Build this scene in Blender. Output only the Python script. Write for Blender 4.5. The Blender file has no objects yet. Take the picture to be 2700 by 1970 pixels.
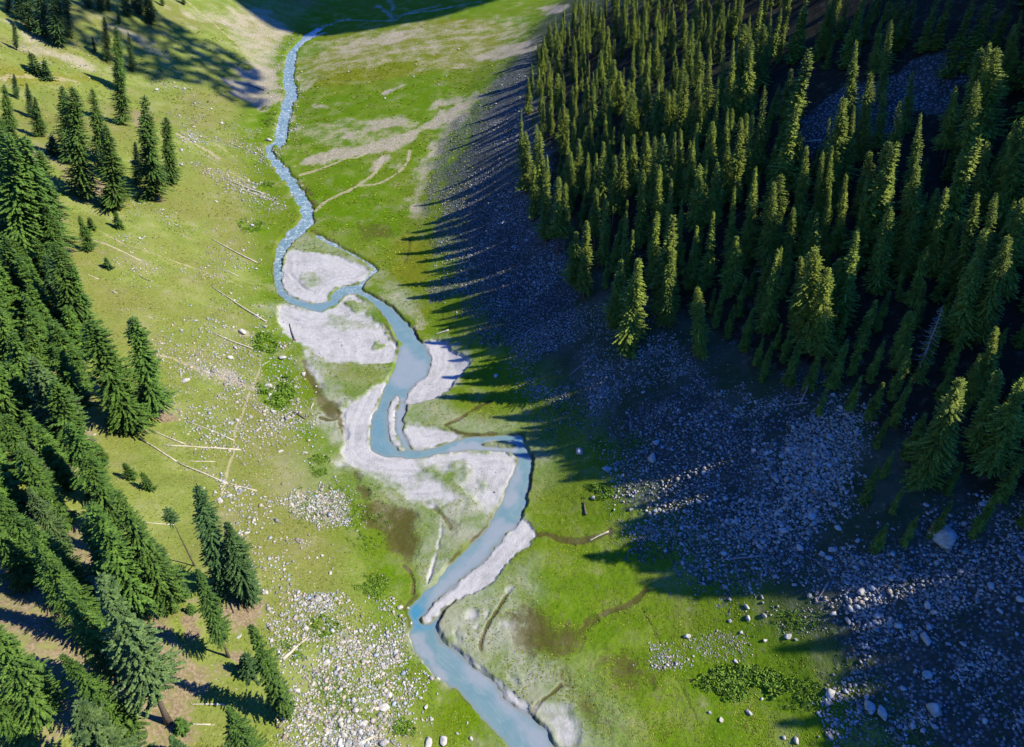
import bpy, math, random
import numpy as np
from mathutils import Vector, Matrix
random.seed(7)
C = bpy.context.scene.collection
SC = bpy.context.scene
# ------------------------------------------------------------------ camera, sky, sun, exposure
CAM_H, PITCH, F = 120.0, math.radians(36.0), 0.75          # F = tan(half horizontal field of view)
cd = bpy.data.cameras.new('camera'); cam = bpy.data.objects.new('camera', cd); C.objects.link(cam)
cd.sensor_width = 36.0; cd.lens = 24.0; cd.clip_start = 0.5; cd.clip_end = 20000
cam.location = (0, 0, CAM_H); cam.rotation_euler = (math.pi/2 - PITCH, 0, 0)
SC.camera = cam
SUN_EL, SUN_AZ = math.radians(41.5), math.radians(95.5)     # azimuth clockwise from +Y
w = bpy.data.worlds.new('World'); SC.world = w; w.use_nodes = True
sky = w.node_tree.nodes.new('ShaderNodeTexSky'); sky.sky_type = 'NISHITA'; sky.sun_disc = False
sky.sun_elevation = SUN_EL; sky.sun_rotation = SUN_AZ; sky.altitude = 2500; sky.dust_density = 0.0; sky.ozone_density = 10.0
bg = w.node_tree.nodes['Background']; bg.inputs[1].default_value = 0.14
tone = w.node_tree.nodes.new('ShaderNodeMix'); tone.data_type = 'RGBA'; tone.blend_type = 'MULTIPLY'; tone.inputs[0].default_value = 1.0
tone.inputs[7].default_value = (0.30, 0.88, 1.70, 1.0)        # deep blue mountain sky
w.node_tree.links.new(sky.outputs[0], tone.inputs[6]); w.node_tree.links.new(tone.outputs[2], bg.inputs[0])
sd = bpy.data.lights.new('sun', 'SUN'); sd.energy = 5.0; sd.angle = math.radians(0.5); sd.color = (1.0, 0.92, 0.70)
sun = bpy.data.objects.new('sun', sd); C.objects.link(sun)
TO_SUN = Vector((math.sin(SUN_AZ)*math.cos(SUN_EL), math.cos(SUN_AZ)*math.cos(SUN_EL), math.sin(SUN_EL)))
sun.rotation_euler = TO_SUN.to_track_quat('Z', 'Y').to_euler(); sun.location = (200, 0, 300)
SC.view_settings.view_transform = 'Standard'; SC.view_settings.look = 'None'
SC.view_settings.exposure = 1.1; SC.view_settings.gamma = 1.0
SC.cycles.max_bounces = 4; SC.cycles.diffuse_bounces = 2; SC.cycles.glossy_bounces = 2
SC.cycles.transmission_bounces = 2; SC.cycles.transparent_max_bounces = 4

# ------------------------------------------------------------------ measuring the photograph
CROPS = {'P': (0, 0, 2264/2700), 'R1': (0, 0, 2.5144), 'R2': (600, 0, 2.5144), 'R3': (1300, 0, 1.6171), 'R4': (0, 600, 2.36),
         'R5': (0, 1270, 2.36), 'R6': (700, 600, 2.36), 'R7': (900, 1200, 2.1456), 'R8': (1500, 500, 1.8867),
         'R9': (1500, 1170, 1.8867), 'L0': (0, 200, 4.526), 'L1': (0, 500, 4.526), 'L2': (0, 850, 4.526),
         'L3': (0, 1200, 4.526), 'B': (600, 1500, 3.2343), 'M': (550, 800, 2.754), 'T': (700, 0, 2.83), 'K': (1950, 500, 2.7533)}
def px(tag, pts):
    ox, oy, s = CROPS[tag]
    a = np.asarray(pts, float).reshape(-1, 2)
    return np.stack([ox + a[:, 0]/s, oy + a[:, 1]/s], 1)
def uv(p):                                                   # photograph pixels -> slopes of the sight line
    return (p[:, 0]-1350)/1350*F, (985-p[:, 1])/1350*F
SP, CP = math.sin(PITCH), math.cos(PITCH)
def ray_dir(p):
    u, v = uv(p)
    return np.stack([u, CP+v*SP, -SP+v*CP], 1)
def project(P):
    dx, dy, dz = P[..., 0], P[..., 1], P[..., 2]-CAM_H
    d = dy*CP-dz*SP
    return np.stack([1350+dx/d*1350/F, 985-(dy*SP+dz*CP)/d*1350/F], -1)

# ------------------------------------------------------------------ noise
def _hash(ix, iy, seed):
    h = (ix.astype(np.int64)*374761393 + iy.astype(np.int64)*668265263 + seed*974634777) & 0xffffffff
    h = ((h ^ (h >> 13))*1274126177) & 0xffffffff
    return ((h ^ (h >> 16)) & 0xffff)/65535.0
def vnoise(x, y, s, seed):
    x = np.asarray(x, float)/s; y = np.asarray(y, float)/s
    ix, iy = np.floor(x), np.floor(y); fx, fy = x-ix, y-iy
    fx = fx*fx*fx*(fx*(fx*6-15)+10); fy = fy*fy*fy*(fy*(fy*6-15)+10)
    a, b, c, d = _hash(ix, iy, seed), _hash(ix+1, iy, seed), _hash(ix, iy+1, seed), _hash(ix+1, iy+1, seed)
    return (a*(1-fx)+b*fx)*(1-fy)+(c*(1-fx)+d*fx)*fy-0.5
def fbm(x, y, s, seed, o=3):
    r, a = 0, 1.0
    for k in range(o):
        r = r+a*vnoise(np.asarray(x)+17.3*k, np.asarray(y)-9.1*k, s, seed+k); s *= 0.5; a *= 0.5
    return r
def sstep(a, b, x):
    t = np.clip((x-a)/(b-a), 0, 1); return t*t*(3-2*t)
def softplus(x, k):
    x = np.asarray(x, float)/k
    return k*(np.maximum(x, 0)+np.log1p(np.exp(-np.abs(x))))

# ------------------------------------------------------------------ terrain
def zf(y):                                                   # the valley floor: flat meadow, then climbing upstream
    return 0.11*softplus(np.asarray(y, float)-200, 25)*1.0
def hit(p, zfun, h=0.0):
    d = ray_dir(p); n = len(d); h = np.broadcast_to(np.asarray(h, float), (n,))
    t = np.full(n, 30.0); lo = t.copy(); hi = np.full(n, 4000.0); done = np.zeros(n, bool)
    while t.min() < 4000 and not done.all():
        tn = t*1.015
        P = d*tn[:, None]
        under = (CAM_H+P[:, 2] < zfun(P[:, 0], P[:, 1])+h) & ~done
        lo[under] = t[under]; hi[under] = tn[under]; done |= under; t = tn
        if t[0] > 4000: break
    for _ in range(24):
        m = (lo+hi)/2; P = d*m[:, None]
        und = CAM_H+P[:, 2] < zfun(P[:, 0], P[:, 1])+h
        hi = np.where(und, m, hi); lo = np.where(und, lo, m)
    P = d*hi[:, None]; P[:, 2] += CAM_H
    return P
def toe(tag, pts):
    P = hit(px(tag, pts), lambda x, y: zf(y)); o = np.argsort(P[:, 1]); return P[o, 1], P[o, 0]
LT = toe('P', [(985, 1652), (890, 1400), (760, 1180), (690, 980), (610, 800), (585, 650), (575, 500), (560, 400), (545, 300), (560, 200), (600, 120), (650, 70), (700, 20)])
RT = toe('P', [(1800, 1652), (1640, 1450), (1450, 1250), (1310, 1120), (1220, 980), (1110, 860), (1010, 740), (965, 640), (945, 500), (985, 380), (1040, 250), (1130, 150), (1260, 40)])
RIV = toe('P', [(1180, 1652), (950, 1350), (1150, 1000), (850, 950), (900, 780), (640, 640), (650, 500), (640, 400), (600, 320), (640, 150), (690, 70)])
def zbase(x, y):
    x = np.asarray(x, float); y = np.asarray(y, float)
    xl, xr, xv = np.interp(y, *LT), np.interp(y, *RT), np.interp(y, *RIV)
    l = softplus(xl-x, 5.0); r = softplus(x-xr, 7.0)
    far = sstep(230, 400, y)
    z = zf(y) + 0.43*l*(1+0.0006*np.minimum(l, 400)) + (0.50-0.10*far)*r+(0.17-0.07*far)*softplus(r-22, 8)
    z = z + far*0.10*softplus(x-xv-4, 6)*(1-sstep(0, 60, r)*0.5)
    sl = 1-np.exp(-(np.minimum(l, 200)+np.minimum(r, 200))/25)
    z = z + sl*(fbm(x, y, 70, 3, 3)*7.0 + fbm(x, y, 14, 9, 3)*1.3)
    z = z + sstep(700, 1500, np.hypot(x, y))*60*(fbm(x, y, 400, 21, 3)+0.3)
    return z + fbm(x, y, 9, 5, 3)*0.35

def ground(tag, pts): return hit(px(tag, pts), zbase)
def poly_sdf(X, Y, poly):                                     # signed distance, positive inside
    n = len(poly); d = np.full(X.shape, 1e18); ins = np.zeros(X.shape, bool)
    for i in range(n):
        ax, ay = poly[i]; bx, by = poly[(i+1) % n]
        ex, ey = bx-ax, by-ay
        t = np.clip(((X-ax)*ex+(Y-ay)*ey)/(ex*ex+ey*ey+1e-12), 0, 1)
        d = np.minimum(d, (X-ax-t*ex)**2+(Y-ay-t*ey)**2)
        if ay != by:
            c = ((ay > Y) != (by > Y)) & (X < (bx-ax)*(Y-ay)/(by-ay)+ax); ins ^= c
    d = np.sqrt(d); return np.where(ins, d, -d)
def line_d(X, Y, pl):
    d = np.full(X.shape, 1e18)
    for (ax, ay), (bx, by) in zip(pl[:-1], pl[1:]):
        ex, ey = bx-ax, by-ay
        t = np.clip(((X-ax)*ex+(Y-ay)*ey)/(ex*ex+ey*ey+1e-12), 0, 1)
        d = np.minimum(d, (X-ax-t*ex)**2+(Y-ay-t*ey)**2)
    return np.sqrt(d)
def local(X, Y, pts, m, fn, default):                         # run fn only near the shape
    x0, y0 = pts.min(0)-m; x1, y1 = pts.max(0)+m
    k = (X > x0) & (X < x1) & (Y > y0) & (Y < y1)
    out = np.full(X.shape, default, float)
    if k.any(): out[k] = fn(X[k], Y[k], pts)
    return out
def smooth(pts, it=2, closed=True):
    p = np.asarray(pts, float)
    for _ in range(it):
        q = np.roll(p, -1, 0) if closed else p[1:]
        a = p if closed else p[:-1]
        n = np.empty((2*len(a), 2)); n[0::2] = a*0.75+q*0.25; n[1::2] = a*0.25+q*0.75
        p = n if closed else np.vstack([p[:1], n, p[-1:]])
    return p

# ---- outlines measured on the photograph, carried onto the ground
#EDGES
WATER_UP = px('R2', [(560,225),(480,260),(430,300),(395,335),(385,380),(370,430),(362,500),(365,560),(380,610),(372,640),(350,680),(343,740),(325,800),(313,850),(315,900),(300,935),(262,950),(245,975),(245,1010),(262,1045),(285,1080),(315,1120),(345,1160),(375,1200),(400,1240),(425,1280),(445,1320),(465,1360),(480,1400),(480,1440),(455,1480),(430,1500),(395,1530),(370,1560),(335,1600),(312,1650),
    (400,1650),(425,1600),(455,1560),(520,1530),(545,1500),(566,1480),(573,1440),(571,1400),(562,1360),(540,1320),(515,1280),(492,1240),(462,1200),(432,1160),(410,1120),(380,1080),(338,1040),(305,1005),(330,980),(380,945),(392,900),(396,860),(410,800),(425,740),(430,680),(458,640),(460,600),(450,560),(440,500),(440,430),(455,380),(462,330),(500,285),(540,255),(600,225),(660,205),(640,195)])
WATER_TOP = px('T', [(330,225),(380,196),(430,188),(440,200),(400,226),(370,250),(320,290),(280,320),(250,340),(210,330),(280,260)])
WATER_LOOP = px('R6', [(165,-5),(120,40),(75,80),(58,120),(50,160),(44,200),(42,250),(48,305),(58,345),(64,380),(80,410),(125,450),(180,475),(240,494),(310,510),(345,515),(375,505),(405,488),(435,478),(450,460),(470,435),(500,415),(540,400),(566,402),(600,420),(650,450),(690,485),(730,530),(760,570),(790,620),(820,680),(840,700),(830,740),(820,790),(800,850),(780,900),(745,970),(730,1020),(710,1070),(690,1120),(670,1160),(655,1210),(648,1260),(648,1330),(655,1370),(690,1395),(740,1415),(810,1425),(880,1428),(940,1424),(1000,1420),(1050,1405),(1110,1398),(1180,1387),(1260,1381),(1370,1374),(1470,1374),(1530,1385),(1563,1400),(1568,1440),(1545,1490),(1530,1530),(1505,1590),(1480,1655),
    (1640,1655),(1645,1600),(1650,1530),(1656,1490),(1666,1440),(1655,1400),(1632,1360),(1612,1310),(1606,1268),(1580,1256),(1520,1266),(1440,1271),(1360,1280),(1280,1287),(1200,1306),(1130,1331),(1060,1356),(980,1375),(920,1371),(890,1350),(868,1310),(858,1250),(850,1200),(868,1160),(880,1110),(866,1070),(880,1030),(905,995),(930,965),(985,930),(1008,890),(1025,850),(1030,800),(1016,760),(990,720),(965,690),(940,660),(910,610),(870,570),(830,530),(800,495),(760,470),(700,430),(640,402),(596,388),(600,350),(640,312),(685,268),(703,254),(680,228),(600,178),(520,138),(400,78),(330,40),(280,22),(262,-5),(268,10),(320,55),(400,100),(510,155),(590,195),(650,232),(670,250),(630,298),(590,328),(560,345),(530,348),(480,358),(432,383),(410,410),(395,440),(370,460),(310,465),(250,455),(180,430),(130,400),(106,370),(100,330),(95,280),(105,230),(108,180),(118,140),(150,100),(185,70),(215,45)])
WATER_LOW = px('R7', [(985,60),(960,120),(930,190),(895,260),(870,310),(840,380),(790,430),(750,470),(700,530),(650,570),(600,610),(560,660),(530,710),(490,740),(450,770),(400,790),(385,840),(365,870),(370,910),(395,940),(375,980),(392,1030),(420,1090),(470,1150),(510,1210),(570,1255),(620,1300),(680,1350),(740,1410),(800,1480),(850,1540),(890,1590),(950,1640),(1040,1760),(1140,1900),(1500,1900),(1330,1760),(1235,1655),(1210,1620),(1180,1570),(1140,1530),(1090,1490),(1050,1460),(990,1420),(930,1360),(870,1290),(800,1220),(720,1160),(640,1090),(580,1040),(540,990),(525,950),(545,910),(590,862),(640,825),(655,800),(612,828),(560,868),(532,898),(492,936),(462,930),(452,908),(470,880),(500,840),(560,790),(620,742),(680,692),(740,650),(800,602),(870,522),(930,442),(990,380),(1016,340),(1030,310),(1048,260),(1060,200),(1070,140),(1072,80),(1086,30),(1072,-20),(1000,-10)])
ISLANDS = [px('R6', [(752,1180),(765,1110),(790,1060),(822,1030),(834,1060),(815,1110),(803,1180),(810,1260),(833,1330),(872,1378),(830,1374),(782,1330),(758,1260)]), px('R6', [(1340,1335),(1400,1318),(1480,1312),(1545,1322),(1560,1338),(1500,1346),(1400,1348)]),
    px('R2', [(300,960),(330,950),(345,985),(320,1000),(300,990)]), px('R7', [(470,870),(560,780),(650,712),(665,720),(580,800),(500,880)])]
WATERS = [WATER_UP, WATER_TOP, WATER_LOOP, WATER_LOW]
SANDS = [  # (crop, outline, strength, edge softness in metres)
 ('R6', [(165,130),(250,150),(340,160),(430,168),(520,200),(640,250),(665,262),(620,300),(585,330),(540,345),(480,352),(420,375),(395,430),(370,455),(310,462),(250,452),(180,425),(130,395),(106,365),(100,320),(105,270),(110,200),(120,160)], 1.0, 1.2),
 ('R6', [(60,520),(100,470),(170,480),(260,505),(350,520),(390,505),(450,470),(520,410),(560,408),(620,450),(690,520),(740,600),(800,690),(815,750),(795,830),(740,850),(620,838),(520,845),(440,840),(360,820),(300,760),(215,720),(180,690),(120,640),(85,580)], 0.95, 1.5),
 ('R6', [(470,1120),(540,1075),(640,1020),(720,965),(778,900),(745,975),(705,1080),(660,1170),(645,1260),(645,1340),(660,1385),(740,1420),(880,1432),(1000,1424),(1110,1402),(1370,1378),(1540,1392),(1563,1430),(1530,1540),(1480,1660),(1440,1720),(1100,1700),(830,1640),(740,1590),(640,1525),(560,1482),(490,1435),(480,1385),(510,1325),(480,1260),(490,1185)], 1.0, 1.0),
 ('R7', [(0,20),(60,40),(150,100),(220,150),(300,200),(380,232),(480,262),(560,280),(640,300),(760,340),(820,380),(870,310),(930,190),(985,60),(1000,-60),(300,-60)], 0.72, 4.0),
 ('R7', [(0,15),(70,45),(150,105),(220,158),(300,208),(380,238),(480,265),(560,300),(640,330),(520,250),(380,170),(300,120),(200,40),(100,-20)], 0.9, 1.8),
 ('R6', [(965,695),(1060,678),(1125,688),(1150,740),(1200,770),(1240,800),(1278,828),(1245,880),(1195,930),(1160,965),(1140,1010),(1060,1060),(980,1082),(905,1100),(868,1090),(850,1200),(830,1200),(850,1080),(870,1020),(930,965),(1010,890),(1032,830),(1016,760)], 1.0, 0.8),
 ('R6', [(750,1180),(765,1110),(790,1050),(830,1010),(838,1060),(815,1110),(805,1180),(812,1260),(835,1330),(880,1385),(830,1380),(780,1330),(755,1260)], 1.0, 0.7),
 ('R6', [(868,1215),(930,1228),(1010,1240),(1100,1250),(1195,1268),(1210,1300),(1100,1342),(1000,1375),(920,1370),(882,1340),(862,1280)], 1.0, 1.0),
 ('R7', [(1018,345),(1060,385),(1112,440),(1075,500),(1015,535),(950,602),(890,675),(830,735),(760,775),(680,795),(620,828),(560,868),(530,895),(490,936),(455,912),(480,865),(560,790),(680,690),(800,600),(900,480),(990,380)], 1.0, 0.6),
 ('R7', [(375,960),(400,1000),(440,1040),(500,1130),(560,1210),(620,1290),(560,1260),(500,1210),(430,1110),(380,1020)], 0.9, 0.5),
 ('R7', [(540,985),(620,1050),(720,1130),(820,1200),(900,1280),(980,1350),(1060,1430),(1085,1480),(1050,1460),(930,1360),(800,1222),(640,1092)], 0.8, 1.0),
 ('R7', [(1090,1400),(1200,1380),(1260,1420),(1300,1560),(1340,1660),(1240,1660),(1180,1570),(1095,1490)], 0.75, 2.5),
 ('R6', [(235,760),(262,760),(310,880),(400,1010),(490,1090),(470,1110),(390,1040),(280,910)], 0.6, 1.5),
 ('R7', [(560,330),(578,400),(565,470),(545,560),(515,640),(495,725),(480,722),(500,640),(535,540),(552,460),(560,400)], 0.7, 0.7),
 ('R7', [(915,740),(975,735),(945,790),(920,780)], 0.6, 1.0), ('R7', [(720,880),(760,860),(770,930),(720,930)], 0.6, 1.5), ('R7', [(850,1150),(930,1200),(1010,1290),(980,1290),(880,1210)], 0.6, 1.2),
 ('R7', [(890,930),(990,920),(960,970),(900,970)], 0.5, 1.5), ('R7', [(600,980),(660,960),(680,1050),(640,1060)], 0.6, 1.5), ('R7', [(745,960),(800,920),(860,840),(870,850),(815,940),(760,985)], 0.5, 0.8),
]
SILTED = [('R6', [(230,740),(300,760),(440,840),(620,840),(780,840),(770,900),(640,1010),(540,1070),(480,1140),(500,1300),(470,1400),(330,1230),(320,1150),(470,1120),(380,1000),(280,880)], 1.0, 2.5), ('R7', [(0,20),(200,140),(380,240),(480,270),(570,340),(560,470),(500,720),(560,660),(700,530),(840,390),(985,60),(600,-20)], 0.8, 3.0), ('R6', [(960,690),(1120,670),(1260,790),(1290,840),(1180,980),(1050,1080),(900,1110),(880,1180),(1000,1220),(1200,1260),(1000,1240),(860,1230),(860,1080),(1000,900)], 0.8, 1.5),
 ('R7', [(545,930),(650,830),(760,790),(900,690),(1000,600),(1100,560),(1110,760),(1060,900),(1040,1010),(1070,1140),(1180,1240),(1170,1330),(1090,1400),(1070,1440),(960,1350),(820,1210),(640,1070),(550,990)], 0.8, 4.0),
 ('R7', [(380,250),(560,290),(820,390),(780,440),(650,560),(560,650),(500,730),(430,770),(420,640),(380,540),(360,420),(330,330)], 0.55, 4.0),
 ('R6', [(320,1150),(420,1200),(470,1260),(500,1330),(470,1400),(400,1330),(330,1220)], 0.6, 3.0), ('R6', [(880,1150),(1000,1110),(1120,1130),(1270,1200),(1400,1180),(1560,1200),(1560,1250),(1200,1290),(1000,1240),(870,1215)], 0.5, 3.0),
 ('R6', [(700,260),(760,290),(900,440),(960,600),(920,600),(830,480),(730,350),(640,330)], 0.6, 3.0),('R6', [(1660,1360),(1760,1300),(1830,1330),(1760,1400),(1680,1420)], 0.45, 3.0),
 ('R6', [(140,35),(260,20),(420,110),(520,190),(430,165),(250,148),(130,140)], 0.45, 2.0), ('R7',[(1090,1300),(1300,1340),(1420,1500),(1460,1660),(1300,1660),(1200,1560),(1090,1480)],0.6,6.0),
 ('R7', [(150,140),(300,230),(420,300),(380,380),(300,300),(200,220)], 0.5, 3.0)]
GRASSY = [('R6', [(350,840),(450,850),(620,840),(720,855),(770,880),(720,960),(620,1020),(540,1060),(480,1040),(400,960),(340,880)], 1.0, 2.5),
 ('R6', [(640,470),(720,540),(770,600),(805,680),(780,690),(720,600),(620,540),(450,470),(540,430)], 0.85, 1.5), ('R6', [(660,700),(730,720),(730,750),(660,745)], 0.9, 1.2),
 ('R6', [(340,560),(420,510),(560,570),(680,610),(560,640),(420,620)], 0.5, 2.0), ('R6', [(200,290),(280,270),(340,300),(330,370),(250,370)], 0.6, 1.5), ('R7', [(400,50),(540,20),(640,80),(760,200),(850,300),(800,340),(640,250),(470,160)], 0.85, 3.0), ('R7', [(700,20),(760,60),(880,230),(850,260),(740,120)], 0.6, 2.0), ('R6', [(520,1500),(700,1490),(860,1570),(960,1650),(760,1620),(600,1530)], 0.5, 2.5)]
GRAVEL = [('R2', [(1560,650),(1720,590),(1640,760),(1480,900),(1380,1080),(1300,1280),(1250,1480),(1190,1440),(1220,1250),(1300,1050),(1400,880)], 0.7, 3.0), ('R2', [(470,830),(900,780),(1250,760),(1250,860),(1000,960),(700,1000),(520,960)], 0.4, 5.0), ('R2', [(470,260),(1400,140),(2050,60),(2050,330),(1600,430),(1000,420),(760,480),(470,560)], 0.42, 10.0), ('R2', [(1560,660),(1640,700),(1480,790),(1300,880),(1200,960),(1050,985),(860,1040),(700,1060),(600,1080),(480,1120),(500,1070),(700,970),(880,965),(1000,940),(1180,880),(1300,830),(1420,750),(1500,690)], 1.0, 2.8),
 ('R2', [(700,920),(830,850),(1000,800),(1150,775),(1235,780),(1240,810),(1100,860),(950,890),(800,930)], 0.9, 3.8),
 ('R2', [(1040,620),(1100,570),(1190,545),(1190,570),(1110,610)], 1.0, 2.8), ('R2', [(560,700),(640,685),(640,710),(570,715)], 0.8, 2.8),
 ('R2', [(640,380),(760,310),(950,230),(1150,190),(1400,190),(1300,250),(1050,300),(850,350),(700,390)], 0.75, 5.7), ('R2', [(1620,390),(1700,340),(1850,290),(2020,260),(2040,340),(1960,350),(1800,390)], 0.9, 3.8),
 ('R2', [(1340,710),(1420,660),(1550,640),(1560,680),(1440,700)], 0.9, 3.8), ('R2', [(900,1210),(920,1130),(1010,1040),(1060,1040),(1020,1110),(960,1160)], 0.8, 2.8), ('R2', [(1040,1110),(1180,1030),(1200,1070),(1100,1130)], 0.6, 3.8),
 ('R2', [(2050,40),(2250,10),(2250,80),(2100,90)], 0.8, 3.8), ('R2', [(500,450),(700,400),(900,420),(700,470)], 0.45, 5.7), ('R2', [(430,640),(470,640),(445,720),(420,900),(395,930),(410,800)], 0.7, 1.9), ('R2', [(430,850),(600,820),(800,790),(780,830),(600,870),(430,890)], 0.55, 3.8), ('R2', [(440,500),(500,480),(560,600),(480,600)], 0.6, 3.8),
 ('R1', [(1520,510),(1600,450),(1850,430),(1870,560),(1800,700),(1760,760),(1640,690),(1550,600)], 1.0, 4.8),
 ('R1', [(1200,30),(1450,30),(1700,60),(1900,160),(2000,230),(1900,300),(1850,430),(1650,420),(1500,250),(1300,130)], 0.7, 9.5),
 ('R1', [(0,100),(160,180),(330,300),(560,380),(740,450),(740,480),(500,430),(300,370),(130,300),(0,220)], 0.6, 5.7), ('R1', [(530,60),(800,160),(950,270),(1100,330),(1150,420),(950,340),(780,230)], 0.6, 5.7), ('R1', [(1150,80),(1280,70),(1300,200),(1200,180)], 0.6, 5.7),
 ('R4', [(1150,830),(1250,860),(1400,880),(1500,940),(1590,1000),(1540,1010),(1400,950),(1220,910)], 0.8, 2.3), ('R4', [(1500,640),(1560,650),(1600,700),(1500,680)], 0.8, 1.9),
 ('R6', [(630,335),(720,330),(800,400),(830,460),(760,450),(680,380)], 0.55, 3.8),('R6', [(900,480),(980,500),(990,580),(950,610),(910,560)], 0.7, 2.8),
 ('M', [(600,1440),(700,1410),(850,1370),(960,1420),(1020,1520),(1010,1600),(900,1570),(760,1530),(650,1490)], 0.8, 1.9)]
MUD = [('R7', [(140,250),(230,210),(330,300),(380,450),(390,560),(360,620),(300,560),(230,470),(170,380)], 0.9, 3.5), ('R7', [(60,90),(130,130),(160,220),(110,210)], 0.8, 2.0),
 ('R7', [(1050,980),(1090,900),(1170,920),(1190,980),(1300,1010),(1330,1080),(1290,1150),(1340,1270),(1420,1400),(1470,1560),(1450,1650),(1400,1560),(1330,1400),(1230,1330),(1180,1230),(1090,1120)], 0.8, 4.5),
 ('R7', [(1550,1130),(1680,1160),(1700,1260),(1600,1290),(1500,1230)], 0.75, 6.0), ('R7', [(1300,1010),(1420,930),(1480,880),(1500,900),(1400,980),(1320,1080)], 0.8, 2.0), ('R7', [(330,600),(400,620),(380,660)], 0.6, 1.5),
 ('R6', [(240,830),(300,900),(340,1000),(440,1090),(480,1150),(470,1200),(340,1180),(290,1020),(250,920)], 0.75, 2.0), ('R6', [(460,1140),(490,1150),(480,1230),(510,1310),(480,1290),(440,1220)], 1.0, 0.8),
 ('R2', [(800,1500),(930,1470),(1100,1510),(1060,1570),(900,1600),(820,1560)], 0.5, 4.0), ('R2', [(480,1190),(540,1300),(575,1400),(570,1320),(520,1240)], 0.7, 1.5), ('R7', [(1100,880),(1140,880),(1150,930),(1110,940)], 1.0, 1.0), ('R7', [(1180,1000),(1210,1000),(1210,1040),(1180,1040)], 1.0, 0.8), ('R7', [(560,330),(640,390),(650,430),(600,420)], 0.5, 2.0)]
MUDLINES = [('R7', [(1110,445),(1160,440),(1230,480),(1310,490),(1390,480),(1450,460),(1520,430)], 0.75, 0.8), ('R7', [(1080,1480),(1090,1430),(1130,1390),(1200,1340),(1240,1300)], 0.8, 0.4),
 ('R7', [(350,620),(390,660),(410,710),(405,780)], 0.8, 0.38), ('R7', [(790,1100),(785,1060),(810,1000),(840,930),(900,850),(940,780)], 0.75, 0.34), ('R7', [(1480,890),(1560,870),(1650,830),(1720,760)], 0.7, 0.8), ('R7', [(1420,930),(1300,1040),(1240,1100)], 0.6, 1.2),
 ('R6', [(1120,1225),(1200,1190),(1300,1120),(1400,1080)], 0.8, 0.6), ('R6', [(1120,1230),(1200,1275),(1280,1280),(1440,1268)], 0.8, 0.5), ('R6', [(340,1180),(400,1200),(450,1185)], 0.9, 0.5), ('R6', [(400,1110),(440,1130),(460,1160)], 0.9, 0.5),
 ('R6', [(860,220),(890,160),(900,60),(880,20)], 0.5, 0.6), ('R6', [(240,830),(270,900),(290,980),(330,1030)], 0.7, 0.8), ('R7', [(1700,870),(1760,980),(1800,1060)], 0.4, 0.35), ('R7', [(480,265),(540,300),(600,370),(620,410)], 0.6, 0.7), ('R9', [(520,1150),(580,1260),(640,1380)], 0.35, 0.3), ('R6', [(740,600),(770,640),(790,690),(820,740)], 0.8, 0.5), ('R2', [(550,1520),(640,1580),(700,1600)], 0.6, 0.8), ('R6', [(150,280),(200,330),(240,375),(300,395)], 0.9, 0.5), ('R6', [(480,1150),(470,1220),(500,1300)], 0.9, 0.8)]
TRAILS = [('R2', [(480,1160),(600,1125),(700,1090),(780,1045),(860,1050),(940,1000)], 0.9, 0.8), ('R2', [(580,1400),(640,1340),(720,1298),(820,1260),(900,1205),(980,1150),(1010,1080),(1030,1030)], 1.0, 0.9), ('R2', [(880,1230),(990,1225),(1100,1170),(1170,1110),(1200,1060),(1205,1000)], 0.9, 0.8),
 ('R4', [(1680,830),(1620,860),(1600,930),(1540,1060),(1500,1180),(1460,1260),(1455,1330),(1465,1380),(1420,1480),(1410,1560),(1380,1660)], 0.75, 0.27), ('R4', [(590,80),(720,130),(880,210)], 0.6, 0.5), ('R4', [(620,20),(780,110),(950,160),(1100,215),(1330,290),(1500,360)], 0.5, 0.6), ('R4', [(930,790),(1050,800),(1150,850)], 0.6, 0.7),
 ('R1', [(1240,10),(1400,140),(1600,320),(1760,400)], 0.6, 1.0), ('R1', [(1180,890),(1350,980),(1450,1050)], 0.7, 1.2), ('R1', [(1270,860),(1400,930),(1550,1040)], 0.5, 0.8), ('R1', [(0,520),(200,500),(500,540)], 0.5, 2.0),('R1', [(1390,1070),(1560,1160),(1700,1220)],0.5,0.8)]
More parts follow.
